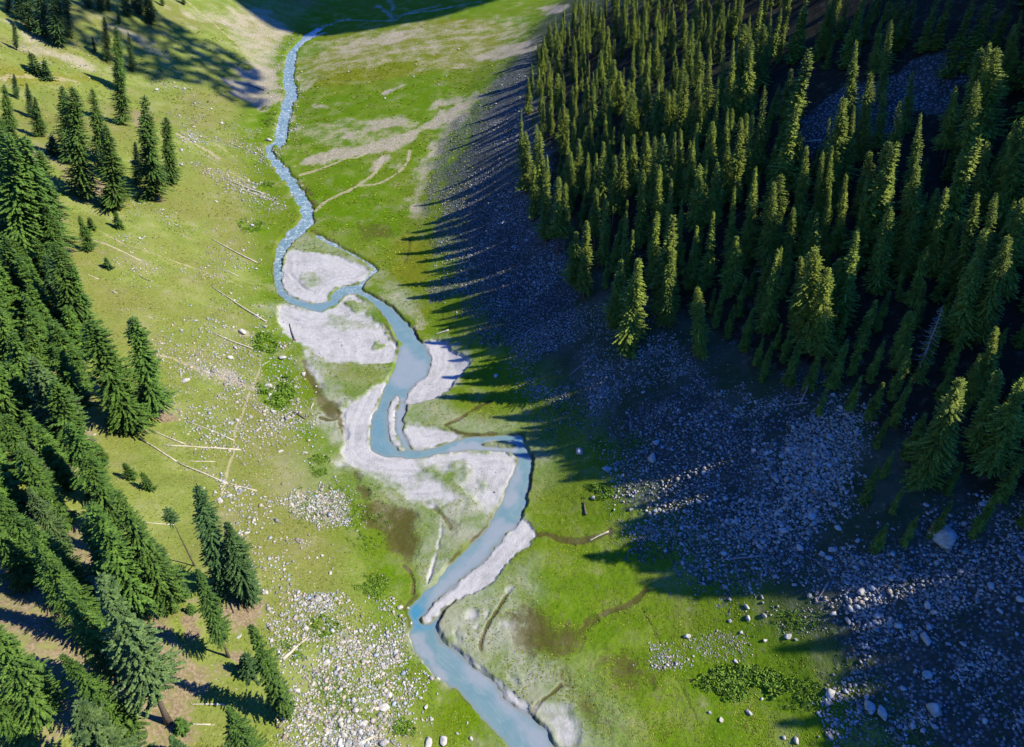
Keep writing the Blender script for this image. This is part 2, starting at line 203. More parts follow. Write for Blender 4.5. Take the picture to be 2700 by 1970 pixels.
LITTER = [('P', [(-40,1060),(120,1120),(280,1200),(360,1330),(420,1440),(480,1490),(450,1560),(520,1670),(-40,1700)], 0.62, 3.0), ('P', [(-40,280),(80,330),(160,480),(190,700),(200,900),(240,1000),(200,1080),(100,1050),(-40,1000)], 0.58, 3.0), ('R5', [(0,620),(120,640),(230,740),(200,830),(0,780)], 0.9, 2.0), ('R5', [(0,820),(300,880),(420,960),(330,1000),(60,920)], 0.7, 2.0), ('R5', [(120,1050),(300,1180),(450,1290),(560,1380),(420,1400),(250,1250)], 0.8, 2.0), ('R5', [(0,1250),(150,1330),(120,1400),(0,1370)], 0.9, 1.5), ('R5', [(740,1250),(980,1300),(1110,1290),(1120,1340),(980,1450),(980,1560),(880,1600),(870,1500),(800,1400)], 0.85, 2.5), ('R5', [(1120,740),(1230,700),(1250,860),(1270,960),(1110,930)], 0.9, 1.5), ('R5', [(1380,750),(1580,690),(1640,800),(1500,870),(1400,840)], 0.8, 2.5), ('R5', [(1420,1050),(1500,1060),(1520,1120),(1430,1130)], 0.8, 1.5), ('R5', [(590,860),(680,920),(750,1050),(680,1060)], 0.8, 1.5),
 ('R4', [(400,740),(520,720),(550,830),(480,880),(420,800)], 0.9, 1.5), ('R4', [(970,1130),(1060,1130),(1100,1200),(990,1220)], 1.0, 1.2), ('R4', [(830,1240),(960,1230),(980,1300),(850,1310)], 0.6, 2.0), ('R4', [(200,130),(300,110),(330,160),(230,180)], 0.9, 1.2), ('R4', [(220,1370),(300,1400),(300,1460),(230,1450)], 0.9, 1.5), ('R4', [(450,40),(600,100),(700,180),(560,150)], 0.5, 2.0), ('R4', [(520,1190),(580,1290),(570,1400),(530,1330)], 0.9, 1.0), ('R5', [(920,730),(990,760),(970,810)], 0.9, 1.0),
 ('R1', [(600,1180),(700,1220),(800,1280),(850,1370),(700,1350),(600,1250)], 0.7, 2.0), ('R1', [(850,780),(920,700),(960,800),(940,880)], 0.6, 2.0), ('R1', [(1000,1280),(1090,1260),(1090,1340),(1030,1340)], 0.6, 2.0), ('R1', [(180,900),(300,960),(480,1130),(560,1320),(420,1230)], 0.5, 2.5)]
YELLOW = [('R6', [(840,60),(990,80),(1000,380),(930,420),(800,300),(700,190),(830,150)], 0.8, 5.0), ('R6', [(900,450),(1050,540),(1060,640),(970,680),(930,600)], 0.5, 3.0), ('R2', [(480,250),(1500,120),(2000,200),(1700,420),(1000,560),(480,700)], 0.75, 12.0), ('R6', [(360,840),(600,850),(700,900),(560,1010),(430,930)], 0.5, 3.0), ('R1', [(0,430),(200,470),(560,470),(740,520),(560,560),(300,560),(0,540)], 0.8, 4.0), ('R7', [(1080,440),(1600,430),(1700,560),(1250,560)], 0.35, 5.0), ('R6', [(1300,1050),(1560,1040),(1560,1150),(1300,1130)], 0.5, 4.0), ('R7', [(590,1330),(760,1480),(720,1550),(620,1460)], 0.5, 3.0)]
LUSH = [('R6', [(250,0),(700,60),(870,120),(850,60),(870,-120),(600,-350),(280,-300),(255,-60)], 0.9, 6.0), ('R4', [(1560,620),(1680,650),(1750,800),(1840,960),(1830,1130),(1700,1150),(1610,1080),(1600,950),(1650,830),(1590,720)], 1.0, 1.5), ('R4', [(1890,1180),(1960,1300),(2050,1420),(2120,1600),(2020,1600),(1920,1400)], 0.9, 2.5), ('R7', [(0,60),(90,180),(170,400),(300,560),(330,640),(240,700),(120,480),(0,300)], 0.6, 3.0), ('R9', [(620,1110),(780,1100),(1000,1130),(1100,1180),(1050,1270),(760,1290),(620,1240)], 0.8, 2.0), ('R2', [(460,620),(1000,560),(1500,480),(1450,700),(900,780),(460,850)], 0.7, 10.0), ('R1', [(1660,1200),(1780,1190),(1830,1240),(1700,1250)], 0.9, 1.5), ('R1', [(1560,1440),(1740,1480),(1780,1550),(1620,1540)], 0.7, 2.0), ('R7', [(540,1280),(640,1310),(860,1560),(940,1650),(760,1650),(640,1480)], 0.7, 3.0), ('R1', [(1700,760),(1850,690),(1800,800),(1720,860)], 0.8, 2.0)]
FLOOR_SHADE = [('P', [(1190,120),(1300,30),(1700,-60),(2400,-60),(2400,1000),(2180,1060),(2010,1010),(1880,880),(1700,800),(1560,760),(1330,600),(1200,450)], 1.0, 5.0)]  # forest floor: dark litter, with the trees' shade put into its colour
SCREE = [('P', [(1000,330),(1080,220),(1190,130),(1200,300),(1240,500),(1300,650),(1330,760),(1180,800),(1060,740),(985,640),(960,500)], 0.85, 5.0), ('R9', [(60,-100),(400,-260),(900,-400),(1300,-300),(1500,-100),(1420,250),(1500,400),(2000,200),(2500,0),(3100,0),(3100,1700),(1350,1700),(1200,1300),(1500,1000),(1300,850),(900,780),(500,720),(430,560),(250,440),(180,300),(100,100)], 0.75, 8.0),
 ('R8', [(0,880),(250,820),(560,760),(560,1000),(300,1100),(0,1280),(-150,1000),(-350,820),(-500,600),(-560,420),(-300,500)], 0.6, 8.0), ('R2', [(1500,1000),(1750,780),(1950,560),(2060,330),(1960,360),(1700,600),(1500,800),(1400,950),(1250,1350),(1350,1450)], 0.75, 3.0), ('R3', [(1280,610),(1420,400),(1620,330),(1900,225),(2080,180),(2085,345),(1860,470),(1620,560),(1400,690)], 1.0, 2.5), ('R6', [(1000,330),(1300,290),(1100,480),(1020,470)], 0.8, 2.0), ('R6', [(1150,560),(1380,490),(1680,400),(1400,520),(1200,570)], 0.8, 1.5)]

FAR_STREAMS = [('T', [(400,205),(480,178),(560,150),(700,150),(900,158),(970,152),(1010,112),(1180,90),(1400,50),(1600,10)], 0.45, 1.8), ('T', [(960,155),(930,112),(870,62),(830,40)], 0.4, 2.0), ('T', [(930,112),(960,45),(920,0)], 0.35, 1.8), ('T', [(970,120),(1150,70),(1300,40)], 0.5, 1.2)]

# ---- the sheet of ground: rows and columns closer together where it lies nearer
def spaced(knots):                                            # [(position, step)...] -> positions with blended steps
    out = [knots[0][0]]
    while out[-1] < knots[-1][0]:
        out.append(out[-1]+np.interp(out[-1], [k[0] for k in knots], [k[1] for k in knots]))
    return np.array(out)
ROWS = spaced([(-400, 30), (-40, 6), (15, 0.8), (30, 0.27), (90, 0.27), (160, 0.45), (300, 1.1), (450, 2.0), (650, 3.2), (800, 8), (1500, 60), (5000, 300)])
COLS = spaced([(-9, 0.6), (-1.6, 0.06), (-1.0, 0.006), (-0.80, 0.0017), (0.80, 0.0017), (1.0, 0.006), (1.6, 0.06), (9, 0.6)])
NR, NC = len(ROWS), len(COLS)
DEP = np.maximum(0.809*ROWS+60, 50.0)
Y = np.repeat(ROWS[:, None], NC, 1); X = COLS[None, :]*DEP[:, None]
ZB = zbase(X, Y)
flat = lambda tag, pts: hit(px(tag, pts), lambda x, y: zf(y)+0.0*x)[:, :2]
def on_ground(p): return hit(p, zbase)[:, :2]
WSD = np.full(X.shape, -1e3)
for wpoly in WATERS:
    pw = smooth(on_ground(wpoly), 2)
    WSD = np.maximum(WSD, local(X, Y, pw, 14.0, poly_sdf, -1e3))
for isl in ISLANDS:
    WSD = np.minimum(WSD, -local(X, Y, smooth(on_ground(isl), 2), 12.0, poly_sdf, -1e3))
WSD = WSD+np.where(np.abs(WSD) < 4, (0.75+0.9*sstep(220, 280, Y))*fbm(X, Y, 2.4, 71, 3)*sstep(4, 1, np.abs(WSD)), 0)
def mask(lists, noise_amp=0.6):
    m = np.zeros(X.shape)
    for tag, pts, st, soft in lists:
        pw = smooth(on_ground(px(tag, pts)), 2)
        sd_ = local(X, Y, pw, soft*3+3, poly_sdf, -1e3)
        k = sd_ > -soft*3
        s = sd_[k]+soft*noise_amp*2*fbm(X[k], Y[k], max(soft*2.2, 1.2), 31, 3)
        m[k] = np.maximum(m[k], st*sstep(-soft, soft, s))
    return m
def strokes(lists):
    m = np.zeros(X.shape)
    for tag, pts, st, wd in lists:
        pw = smooth(on_ground(px(tag, pts)), 2, closed=False)
        d = local(X, Y, pw, wd*4+2, line_d, 1e3)
        k = d < wd*3+1
        dd = d[k]+wd*0.8*fbm(X[k], Y[k], 2.0, 44, 2)
        m[k] = np.maximum(m[k], st*(1-sstep(wd*0.4, wd*1.6, dd)))
    return m
M = {}
M['sand'] = mask(SANDS); M['sand'] = np.maximum(M['sand'], strokes(FAR_STREAMS)); M['silt'] = np.maximum(mask(SILTED, 1.0), mask([(a, b, 0.62*c, d*3.2) for a, b, c, d in SANDS], 1.0)); M['grassy'] = mask(GRASSY, 1.0)
M['gravel'] = mask(GRAVEL, 1.0); M['mud'] = np.maximum(mask(MUD, 0.9), strokes(MUDLINES)); M['trail'] = strokes(TRAILS)
M['litter'] = mask(LITTER, 0.8); M['yellow'] = mask(YELLOW, 1.0); M['lush'] = mask(LUSH, 1.0); M['scree'] = mask(SCREE, 1.0); M['floor'] = mask(FLOOR_SHADE, 1.0)*(1-sstep(0.3, 0.8, M['scree']))
M['silt'] = M['silt']*(1-0.8*M['grassy']); M['sand'] = M['sand']*(1-0.88*M['grassy'])
XL = np.interp(Y, *LT); XR = np.interp(Y, *RT)
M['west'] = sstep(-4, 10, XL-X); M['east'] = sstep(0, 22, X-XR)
M['bank'] = np.exp(-((WSD+0.2)/0.30)**2)*(1-np.clip(M['sand']*1.3, 0, 1))*sstep(-0.15, 0.25, fbm(X, Y, 7, 301, 2))*(1-0.6*sstep(200, 260, Y))
M['shore'] = np.exp(-((WSD+0.0)/0.5)**2)
near_w = np.exp(-(np.maximum(-WSD, 0)/9.0)**2)*(WSD > -30)
ZB = ZB-np.maximum(ZB-zf(Y)-0.15, 0)*near_w*np.where(X > np.interp(Y, *RIV)-3, 0.85, 0.35)
# relief: bars lie lower than the meadow, the bed is cut under the water, stream lines are shallow dips
low = sstep(0.2, 0.7, M['sand'])*sstep(-30, -2, WSD)
bankw = 0.55+0.35*vnoise(X, Y, 3.0, 77)
cut = sstep(-bankw, 0.35, WSD)
zw = zf(Y)-0.55
upz = sstep(250, 330, Y)
top = ZB*(1-low)+np.maximum(ZB-0.9, np.minimum(ZB, zf(Y)-0.28+0.10*fbm(X, Y, 6, 61, 2)+0.03*fbm(X, Y, 1.3, 62, 2)))*low
ZT = top-0.35*M['mud']*sstep(-40, 0, XL-X+40)*(M['mud'] > 0.3)
ZT = ZT*(1-cut)+np.minimum(ZT, zw-0.5*sstep(0, 2, WSD)-0.15)*cut
rough = M['scree']+M['gravel']*0.6+M['west']*0.25
ZT = ZT+(vnoise(X, Y, 1.1, 83)*0.30+vnoise(X, Y, 0.55, 84)*0.2)*rough*(1-cut)*(Y < 260)+vnoise(X, Y, 0.8, 85)*0.12*(1-low)*(1-cut)*(Y < 200)

def grid_lookup(A, x, y):                                     # bilinear reading of a field on the sheet
    x = np.asarray(x, float); y = np.asarray(y, float)
    r = np.clip(np.interp(y, ROWS, np.arange(NR)), 0, NR-1.001); i = r.astype(int); fr = r-i
    def rowval(k):
        c = np.clip(np.interp(x/DEP[k], COLS, np.arange(NC)), 0, NC-1.001); j = c.astype(int); f = c-j
        return A[k, j]*(1-f)+A[k, j+1]*f
    return rowval(i)*(1-fr)+rowval(i+1)*fr
def zground(x, y): return grid_lookup(ZT, x, y)

def new_mesh(name, V, Fs, mats=(), smooth_shade=False):
    """V (n,3); Fs list of (m,k) index arrays; optional one material."""
    me = bpy.data.meshes.new(name); V = np.asarray(V, np.float32)
    Fs = [np.asarray(f, np.int32) for f in Fs if len(f)]
    me.vertices.add(len(V)); me.vertices.foreach_set('co', V.ravel())
    nl = sum(f.size for f in Fs); npoly = sum(len(f) for f in Fs)
    me.loops.add(nl); me.loops.foreach_set('vertex_index', np.concatenate([f.ravel() for f in Fs]))
    tot = np.concatenate([np.full(len(f), f.shape[1], np.int32) for f in Fs])
    st = np.concatenate([[0], np.cumsum(tot)[:-1]]).astype(np.int32)
    me.polygons.add(npoly); me.polygons.foreach_set('loop_start', st)
    if smooth_shade: me.polygons.foreach_set('use_smooth', np.ones(npoly, bool))
    me.update(calc_edges=True)
    for m in mats: me.materials.append(m)
    return me
def link(name, me, parent=None, **props):
    o = bpy.data.objects.new(name, me); C.objects.link(o)
    if parent: o.parent = parent
    for k, v in props.items(): o[k] = v
    return o
def color_attr(me, name, rgba):
    a = me.attributes.new(name, 'FLOAT_COLOR', 'POINT'); a.data.foreach_set('color', np.asarray(rgba, np.float32).ravel())

# ------------------------------------------------------------------ materials
class N:
    """small helper that writes node trees"""
    def __init__(s, name):
        s.m = bpy.data.materials.new(name); s.m.use_nodes = True; s.t = s.m.node_tree; s.n = s.t.nodes; s.l = s.t.links
        s.bsdf = s.n['Principled BSDF']; s.out = s.n['Material Output']
    def node(s, typ, **kw):
        nd = s.n.new(typ)
        for k, v in kw.items(): setattr(nd, k, v)
        return nd
    def put(s, sock, v):
        if isinstance(v, bpy.types.NodeSocket): s.l.new(v, sock)
        elif isinstance(v, tuple) and len(v) == 3 and sock.type == 'RGBA': sock.default_value = (*v, 1)
        else: sock.default_value = v
    def pos(s): return s.node('ShaderNodeNewGeometry').outputs['Position']
    def noise(s, vec, scale, detail=3, rough=0.55, dist=0.0):
        nd = s.node('ShaderNodeTexNoise'); s.l.new(vec, nd.inputs['Vector']); nd.inputs['Scale'].default_value = scale
        nd.inputs['Detail'].default_value = detail; nd.inputs['Roughness'].default_value = rough; nd.inputs['Distortion'].default_value = dist
        return nd.outputs['Fac']
    def math(s, op, a, b=0.0, c=0.0):
        nd = s.node('ShaderNodeMath', operation=op)
        s.put(nd.inputs[0], a); s.put(nd.inputs[1], b); s.put(nd.inputs[2], c); return nd.outputs[0]
    def step(s, x, a, b):
        nd = s.node('ShaderNodeMapRange', interpolation_type='SMOOTHSTEP')
        s.put(nd.inputs[0], x); nd.inputs[1].default_value = a; nd.inputs[2].default_value = b; return nd.outputs[0]
    def mix(s, f, a, b, blend='MIX'):
        nd = s.node('ShaderNodeMix', data_type='RGBA', blend_type=blend)
        s.put(nd.inputs[0], f); s.put(nd.inputs[6], a); s.put(nd.inputs[7], b); return nd.outputs[2]
    def attr(s, name):
        nd = s.node('ShaderNodeAttribute', attribute_name=name); sp = s.node('ShaderNodeSeparateColor'); s.l.new(nd.outputs['Color'], sp.inputs[0])
        return sp.outputs[0], sp.outputs[1], sp.outputs[2], nd.outputs['Alpha']
    def bump(s, h, strength, dist):
        nd = s.node('ShaderNodeBump'); s.put(nd.inputs['Height'], h); nd.inputs['Strength'].default_value = strength; nd.inputs['Distance'].default_value = dist
        s.l.new(nd.outputs[0], s.bsdf.inputs['Normal'])

def ground_material():
    g = N('ground'); p = g.pos()
    sand, silt, gravel, mud = g.attr('cover_a'); trail, litter, yellow, lush = g.attr('cover_b'); scree, west, bank, east = g.attr('cover_c')
    n40 = g.noise(p, 0.025, 4); n8 = g.noise(p, 0.12, 4); n2 = g.noise(p, 0.6, 4); n05 = g.noise(p, 2.2, 3, 0.65); n02 = g.noise(p, 6.0, 2, 0.7)
    def edge(m, amt=0.55, lo=0.38, hi=0.62):                   # ragged edge for a cover
        w_ = g.math('MULTIPLY_ADD', g.math('SUBTRACT', g.math('ADD', n2, n05), 1.0), amt, m)
        return g.step(g.math('MULTIPLY', w_, g.step(m, 0.0, 0.08)), lo, hi)
    meadow = g.mix(g.step(n8, 0.35, 0.68), (0.064, 0.122, 0.005), (0.100, 0.162, 0.008))
    meadow = g.mix(g.step(n40, 0.40, 0.65), meadow, (0.088, 0.130, 0.009))
    wgrass = g.mix(g.step(n8, 0.35, 0.66), (0.112, 0.148, 0.028), (0.152, 0.186, 0.044))
    wgrass = g.mix(g.step(n40, 0.42, 0.62), wgrass, (0.128, 0.138, 0.036))
    wgrass = g.mix(g.math('MULTIPLY', g.step(n2, 0.60, 0.75), 0.5), wgrass, (0.20, 0.19, 0.085))
    egrass_shade = g.mix(g.step(n8, 0.4, 0.65), (0.030, 0.046, 0.024), (0.058, 0.066, 0.046))  # right-slope grass, darkened and greyed: its shade is put into the colour
    c = g.mix(west, meadow, wgrass); c = g.mix(g.step(east, 0.0, 0.5), c, egrass_shade); c = g.mix(g.step(east, 0.5, 0.95), c, g.mix(n2, (0.012, 0.011, 0.009), (0.030, 0.025, 0.019)))  # last mix: near-black ground painted as the shade under the forest
    c = g.mix(g.math('MULTIPLY', yellow, 0.75), c, g.mix(n2, (0.100, 0.104, 0.004), (0.145, 0.130, 0.010)))
    c = g.mix(g.math('MULTIPLY', edge(lush, 0.7, 0.15, 0.85), 0.85), c, g.mix(n2, (0.044, 0.105, 0.001), (0.086, 0.152, 0.002)))
    c = g.mix(g.math('MULTIPLY', g.step(n05, 0.48, 0.66), 0.70), c, g.mix(0.65, c, (0.022, 0.040, 0.003)))
    c = g.mix(g.math('MULTIPLY', g.step(n2, 0.54, 0.70), 0.40), c, g.mix(0.55, c, (0.130, 0.120, 0.045)))
    c = g.mix(g.math('MULTIPLY', g.step(g.noise(p, 1.6, 2, 0.5), 0.66, 0.74), g.math('MULTIPLY_ADD', west, 0.35, 0.15)), c, (0.300, 0.290, 0.220))
    c = g.mix(g.math('MULTIPLY', silt, g.step(g.math('ADD', n8, g.math('MULTIPLY', n2, 0.5)), 0.30, 0.92)), c, g.mix(n05, (0.195, 0.205, 0.150), (0.290, 0.292, 0.255)))
    c = g.mix(g.math('MULTIPLY', edge(mud, 0.9, 0.12, 0.75), 0.92), c, g.mix(n2, (0.036, 0.032, 0.010), (0.070, 0.064, 0.018)))
    c = g.mix(edge(litter, 0.9, 0.25, 0.75), c, g.mix(g.step(n05, 0.4, 0.65), (0.120, 0.092, 0.060), (0.205, 0.160, 0.112)))
    c = g.mix(g.math('MULTIPLY', edge(trail, 0.3, 0.3, 0.6), 0.8), c, (0.260, 0.225, 0.140))
    dry = g.math('MULTIPLY', g.step(g.math('ADD', g.math('MULTIPLY', n8, 0.7), g.math('MULTIPLY', n05, 0.3)), 0.50, 0.66), 0.35)
    c = g.mix(g.math('MULTIPLY', dry, g.step(east, 0.5, 0.0)), c, (0.185, 0.165, 0.095))
    gcol = g.mix(g.step(n05, 0.38, 0.66), (0.190, 0.162, 0.128), (0.360, 0.312, 0.255))
    brk = g.math('MULTIPLY_ADD', g.math('SUBTRACT', n8, 0.5), 1.6, gravel)
    c = g.mix(g.math('MULTIPLY', g.math('MULTIPLY', edge(brk, 1.3, 0.15, 0.95), g.step(gravel, 0.02, 0.25)), 0.85), c, g.mix(g.math('MULTIPLY', g.step(n2, 0.5, 0.62), 0.4), gcol, (0.115, 0.120, 0.030)))
    vor = g.node('ShaderNodeTexVoronoi'); g.l.new(p, vor.inputs['Vector']); vor.inputs['Scale'].default_value = 1.5; vor.inputs['Randomness'].default_value = 1.0
    bw = g.node('ShaderNodeSeparateColor'); g.l.new(vor.outputs['Color'], bw.inputs[0])
    rock = g.mix(bw.outputs[0], (0.080, 0.088, 0.105), (0.225, 0.238, 0.265))  # scree rock tilted slightly blue, the cool of the shade painted in
    rock = g.mix(g.step(vor.outputs['Distance'], 0.28, 0.5), rock, (0.03, 0.032, 0.035))
    c = g.mix(g.math('MULTIPLY', edge(scree, 1.6, 0.40, 0.85), 0.75), c, rock)
    away, gully, _, _ = g.attr('cover_d')
    cv = g.node('ShaderNodeCombineXYZ'); g.put(cv.inputs[0], g.math('ADD', g.math('MULTIPLY', away, 34.0), g.math('MULTIPLY', n40, 9.0))); g.put(cv.inputs[1], g.math('MULTIPLY', n40, 6.0))
    streak = g.math('ADD', g.math('MULTIPLY', g.noise(cv.outputs[0], 1.0, 6, 0.7), 0.32), g.math('ADD', g.math('MULTIPLY', n8, 0.34), g.math('ADD', g.math('MULTIPLY', n2, 0.20), g.math('MULTIPLY', n05, 0.14))))
    scol = g.mix(g.step(streak, 0.34, 0.62), (0.215, 0.215, 0.212), (0.345, 0.338, 0.336))
    scol = g.mix(g.math('MULTIPLY', g.step(n8, 0.55, 0.75), 0.35), scol, (0.18, 0.195, 0.135))
    c = g.mix(g.step(g.math('MULTIPLY_ADD', g.math('SUBTRACT', g.math('ADD', n2, n8), 1.0), 0.7, sand), 0.05, 0.95), c, scol)
    c = g.mix(g.math('MULTIPLY', bank, 0.9), c, (0.040, 0.030, 0.018))
    g.put(g.bsdf.inputs['Base Color'], c); g.bsdf.inputs['Roughness'].default_value = 1.0; g.bsdf.inputs['Specular IOR Level'].default_value = 0.03
    h = g.math('ADD', g.math('MULTIPLY', n2, 0.6), g.math('ADD', g.math('MULTIPLY', n05, 0.5), g.math('MULTIPLY', n02, 0.25)))
    g.bump(h, 0.55, 0.5)
    return g.m
def water_material():
    g = N('glacial_water'); p = g.pos(); shallow, foam, deep, mid = g.attr('flow')
    n1 = g.noise(p, 0.22, 4, 0.6, 1.0); n2 = g.noise(p, 1.1, 4, 0.65, 0.8); n3 = g.noise(p, 3.5, 3, 0.7)
    c = g.mix(g.step(n1, 0.35, 0.68), (0.090, 0.160, 0.178), (0.112, 0.178, 0.192))
    c = g.mix(deep, c, (0.035, 0.150, 0.225))
    sh = g.step(g.math('ADD', shallow, g.math('MULTIPLY', g.math('SUBTRACT', n1, 0.5), 0.12)), 0.1, 0.95)
    c = g.mix(g.math('MULTIPLY', sh, 0.85), c, g.mix(n2, (0.165, 0.190, 0.215), (0.205, 0.220, 0.240)))
    cv = g.node('ShaderNodeCombineXYZ'); g.put(cv.inputs[0], g.math('MULTIPLY', mid, 14.0)); g.put(cv.inputs[1], g.math('MULTIPLY', n1, 5.0))
    lines = g.noise(cv.outputs[0], 1.0, 4, 0.6)
    c = g.mix(g.math('MULTIPLY', g.step(lines, 0.48, 0.64), 0.35), c, g.mix(0.6, c, (0.20, 0.235, 0.25)))
    c = g.mix(g.math('MULTIPLY', g.step(g.math('ADD', mid, g.math('MULTIPLY', g.math('SUBTRACT', n2, 0.5), 0.10)), 0.13, 0.0), 0.65), c, (0.150, 0.150, 0.130))
    f = g.math('MULTIPLY', foam, g.step(g.math('ADD', g.math('MULTIPLY', g.noise(p, 0.5, 5, 0.7, 1.5), 0.75), g.math('MULTIPLY', n3, 0.35)), 0.545, 0.655))
    c = g.mix(f, c, (0.37, 0.41, 0.42))
    dk = g.math('MULTIPLY', foam, g.step(n3, 0.56, 0.7)); c = g.mix(g.math('MULTIPLY', dk, 0.5), c, (0.04, 0.075, 0.09))
    g.put(g.bsdf.inputs['Base Color'], c); g.bsdf.inputs['Roughness'].default_value = 0.22; g.bsdf.inputs['Specular IOR Level'].default_value = 0.22
    g.bump(g.math('ADD', g.math('MULTIPLY', n2, g.math('MULTIPLY_ADD', foam, 0.9, 0.06)), g.math('MULTIPLY', n3, 0.05)), 0.6, 0.4)
    return g.m
def foliage_material(name, dark, light, vary=None):
    g = N(name); p = g.pos(); oi = g.node('ShaderNodeObjectInfo')
    n = g.noise(p, 0.9, 2); n2 = g.noise(p, 5.0, 2)
    c = g.mix(g.step(g.math('ADD', g.math('MULTIPLY', n, 0.6), g.math('MULTIPLY', n2, 0.4)), 0.35, 0.68), dark, light)
    c = g.mix(1.0, c, g.node('ShaderNodeAttribute', attribute_name=vary).outputs['Color'] if vary else oi.outputs['Color'], 'MULTIPLY')
    g.put(g.bsdf.inputs['Base Color'], c); g.bsdf.inputs['Roughness'].default_value = 0.7; g.bsdf.inputs['Specular IOR Level'].default_value = 0.25
    tr = g.node('ShaderNodeBsdfTranslucent'); g.put(tr.inputs['Color'], c); mx = g.node('ShaderNodeMixShader'); mx.inputs[0].default_value = 0.10
    g.l.new(g.bsdf.outputs[0], mx.inputs[1]); g.l.new(tr.outputs[0], mx.inputs[2]); g.l.new(mx.outputs[0], g.out.inputs[0])
    return g.m
def simple_material(name, a, b, scale, rough=0.9, bump=0.4, bdist=0.1, tint=False, vary=None):
    g = N(name); p = g.pos(); n = g.noise(p, scale, 4, 0.6); n2 = g.noise(p, scale*6, 3, 0.6)
    c = g.mix(g.step(g.math('ADD', g.math('MULTIPLY', n, 0.6), g.math('MULTIPLY', n2, 0.4)), 0.36, 0.64), a, b)
    if vary: c = g.mix(1.0, c, g.node('ShaderNodeAttribute', attribute_name=vary).outputs['Color'], 'MULTIPLY')
    if tint: c = g.mix(1.0, c, g.node('ShaderNodeObjectInfo').outputs['Color'], 'MULTIPLY')
    g.put(g.bsdf.inputs['Base Color'], c); g.bsdf.inputs['Roughness'].default_value = rough; g.bsdf.inputs['Specular IOR Level'].default_value = 0.2
    g.bump(g.math('ADD', n, n2), bump, bdist); return g.m
MAT = {'ground': ground_material(), 'water': water_material(),
       'needles': foliage_material('spruce_needles', (0.024, 0.056, 0.014), (0.115, 0.185, 0.046)),
       'needles_mixed': foliage_material('spruce_needles_mixed', (0.024, 0.056, 0.014), (0.115, 0.185, 0.046), 'tone'),
       'bark': simple_material('bark', (0.055, 0.042, 0.034), (0.13, 0.105, 0.085), 3.0),
       'pale_wood': simple_material('weathered_wood', (0.26, 0.235, 0.185), (0.44, 0.40, 0.32), 2.0),
       'snag_wood': simple_material('grey_snag_wood', (0.14, 0.125, 0.12), (0.26, 0.235, 0.225), 2.0),
       'stone': simple_material('stone', (0.22, 0.21, 0.195), (0.42, 0.405, 0.37), 0.9, bump=0.5, bdist=0.2, tint=True),
       'loose': simple_material('loose_stone', (0.20, 0.19, 0.175), (0.40, 0.385, 0.35), 1.3, bump=0.3, bdist=0.1, vary='tone'),
       'leaves': foliage_material('shrub_leaves', (0.055, 0.125, 0.006), (0.150, 0.245, 0.020)),
       'turf': simple_material('turf', (0.085, 0.117, 0.010), (0.145, 0.167, 0.026), 0.25, 1.0, 0.0, vary='tone'),
       'cloud': simple_material('cloud', (0.85, 0.86, 0.88), (0.92, 0.92, 0.92), 0.02, 1.0, 0.0)}

# ------------------------------------------------------------------ ground and river objects
idx = np.arange(NR*NC).reshape(NR, NC)
quads = np.stack([idx[:-1, :-1], idx[:-1, 1:], idx[1:, 1:], idx[1:, :-1]], -1).reshape(-1, 4)
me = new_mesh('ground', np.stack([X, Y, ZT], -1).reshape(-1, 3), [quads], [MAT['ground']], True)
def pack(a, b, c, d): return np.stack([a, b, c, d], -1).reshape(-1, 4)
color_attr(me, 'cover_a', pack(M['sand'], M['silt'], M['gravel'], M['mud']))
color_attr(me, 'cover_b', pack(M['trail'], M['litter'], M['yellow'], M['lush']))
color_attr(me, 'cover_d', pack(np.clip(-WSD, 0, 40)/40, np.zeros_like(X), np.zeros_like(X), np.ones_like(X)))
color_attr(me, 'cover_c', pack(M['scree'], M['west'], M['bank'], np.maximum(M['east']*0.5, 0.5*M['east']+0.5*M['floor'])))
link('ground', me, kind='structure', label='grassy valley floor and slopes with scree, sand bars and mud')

SHALLOWS = [('R6', [(790,880),(830,740),(850,690),(900,720),(960,800),(1000,760),(1030,800),(1005,890),(940,965),(880,1010),(830,1000),(790,960)], 0.75, 2.0), ('R6', [(815,1050),(870,1040),(880,1110),(850,1200),(862,1280),(890,1350),(930,1372),(870,1380),(825,1300),(808,1200)], 0.9, 1.2), ('R6', [(1120,1400),(1160,1340),(1350,1305),(1560,1310),(1580,1345),(1560,1380),(1370,1372)], 0.95, 1.2),
 ('R6', [(1540,1500),(1570,1440),(1600,1460),(1590,1560),(1560,1650),(1480,1660)], 0.8, 1.5), ('R7', [(985,60),(1030,60),(1020,160),(960,290),(900,390),(980,380),(860,520),(740,640),(600,740),(500,840),(470,820),(560,720),(700,590),(840,430),(900,300)], 0.8, 2.0), ('R7', [(380,970),(450,960),(520,1060),(540,1150),(600,1240),(560,1260),(470,1150),(400,1040)], 0.9, 1.0),
 ('R7', [(620,1080),(760,1180),(900,1310),(1040,1440),(1180,1560),(1260,1700),(1080,1700),(960,1560),(880,1400),(720,1260),(640,1170)], 0.85, 2.5), ('R6', [(600,200),(690,250),(640,300),(590,320),(640,270)], 0.7, 1.0), ('R2', [(430,1440),(480,1420),(490,1480),(440,1500)], 0.8, 1.0), ('R2', [(480,260),(640,195),(660,210),(540,260),(470,300)], 0.8, 1.0), ('R6', [(560,400),(640,420),(560,410)], 0.5, 1.0)]
DEEPS = [('R7', [(370,860),(430,800),(470,860),(470,920),(520,940),(480,960),(400,950),(365,900)], 1.0, 1.2), ('R6', [(1540,1260),(1600,1262),(1610,1310),(1570,1290)], 0.9, 0.8), ('R7', [(400,800),(520,710),(560,690),(500,780),(440,840)], 0.5, 1.0), ('R6', [(680,1150),(740,1130),(720,1260),(770,1370),(700,1380),(650,1290)], 0.25, 2.0)]
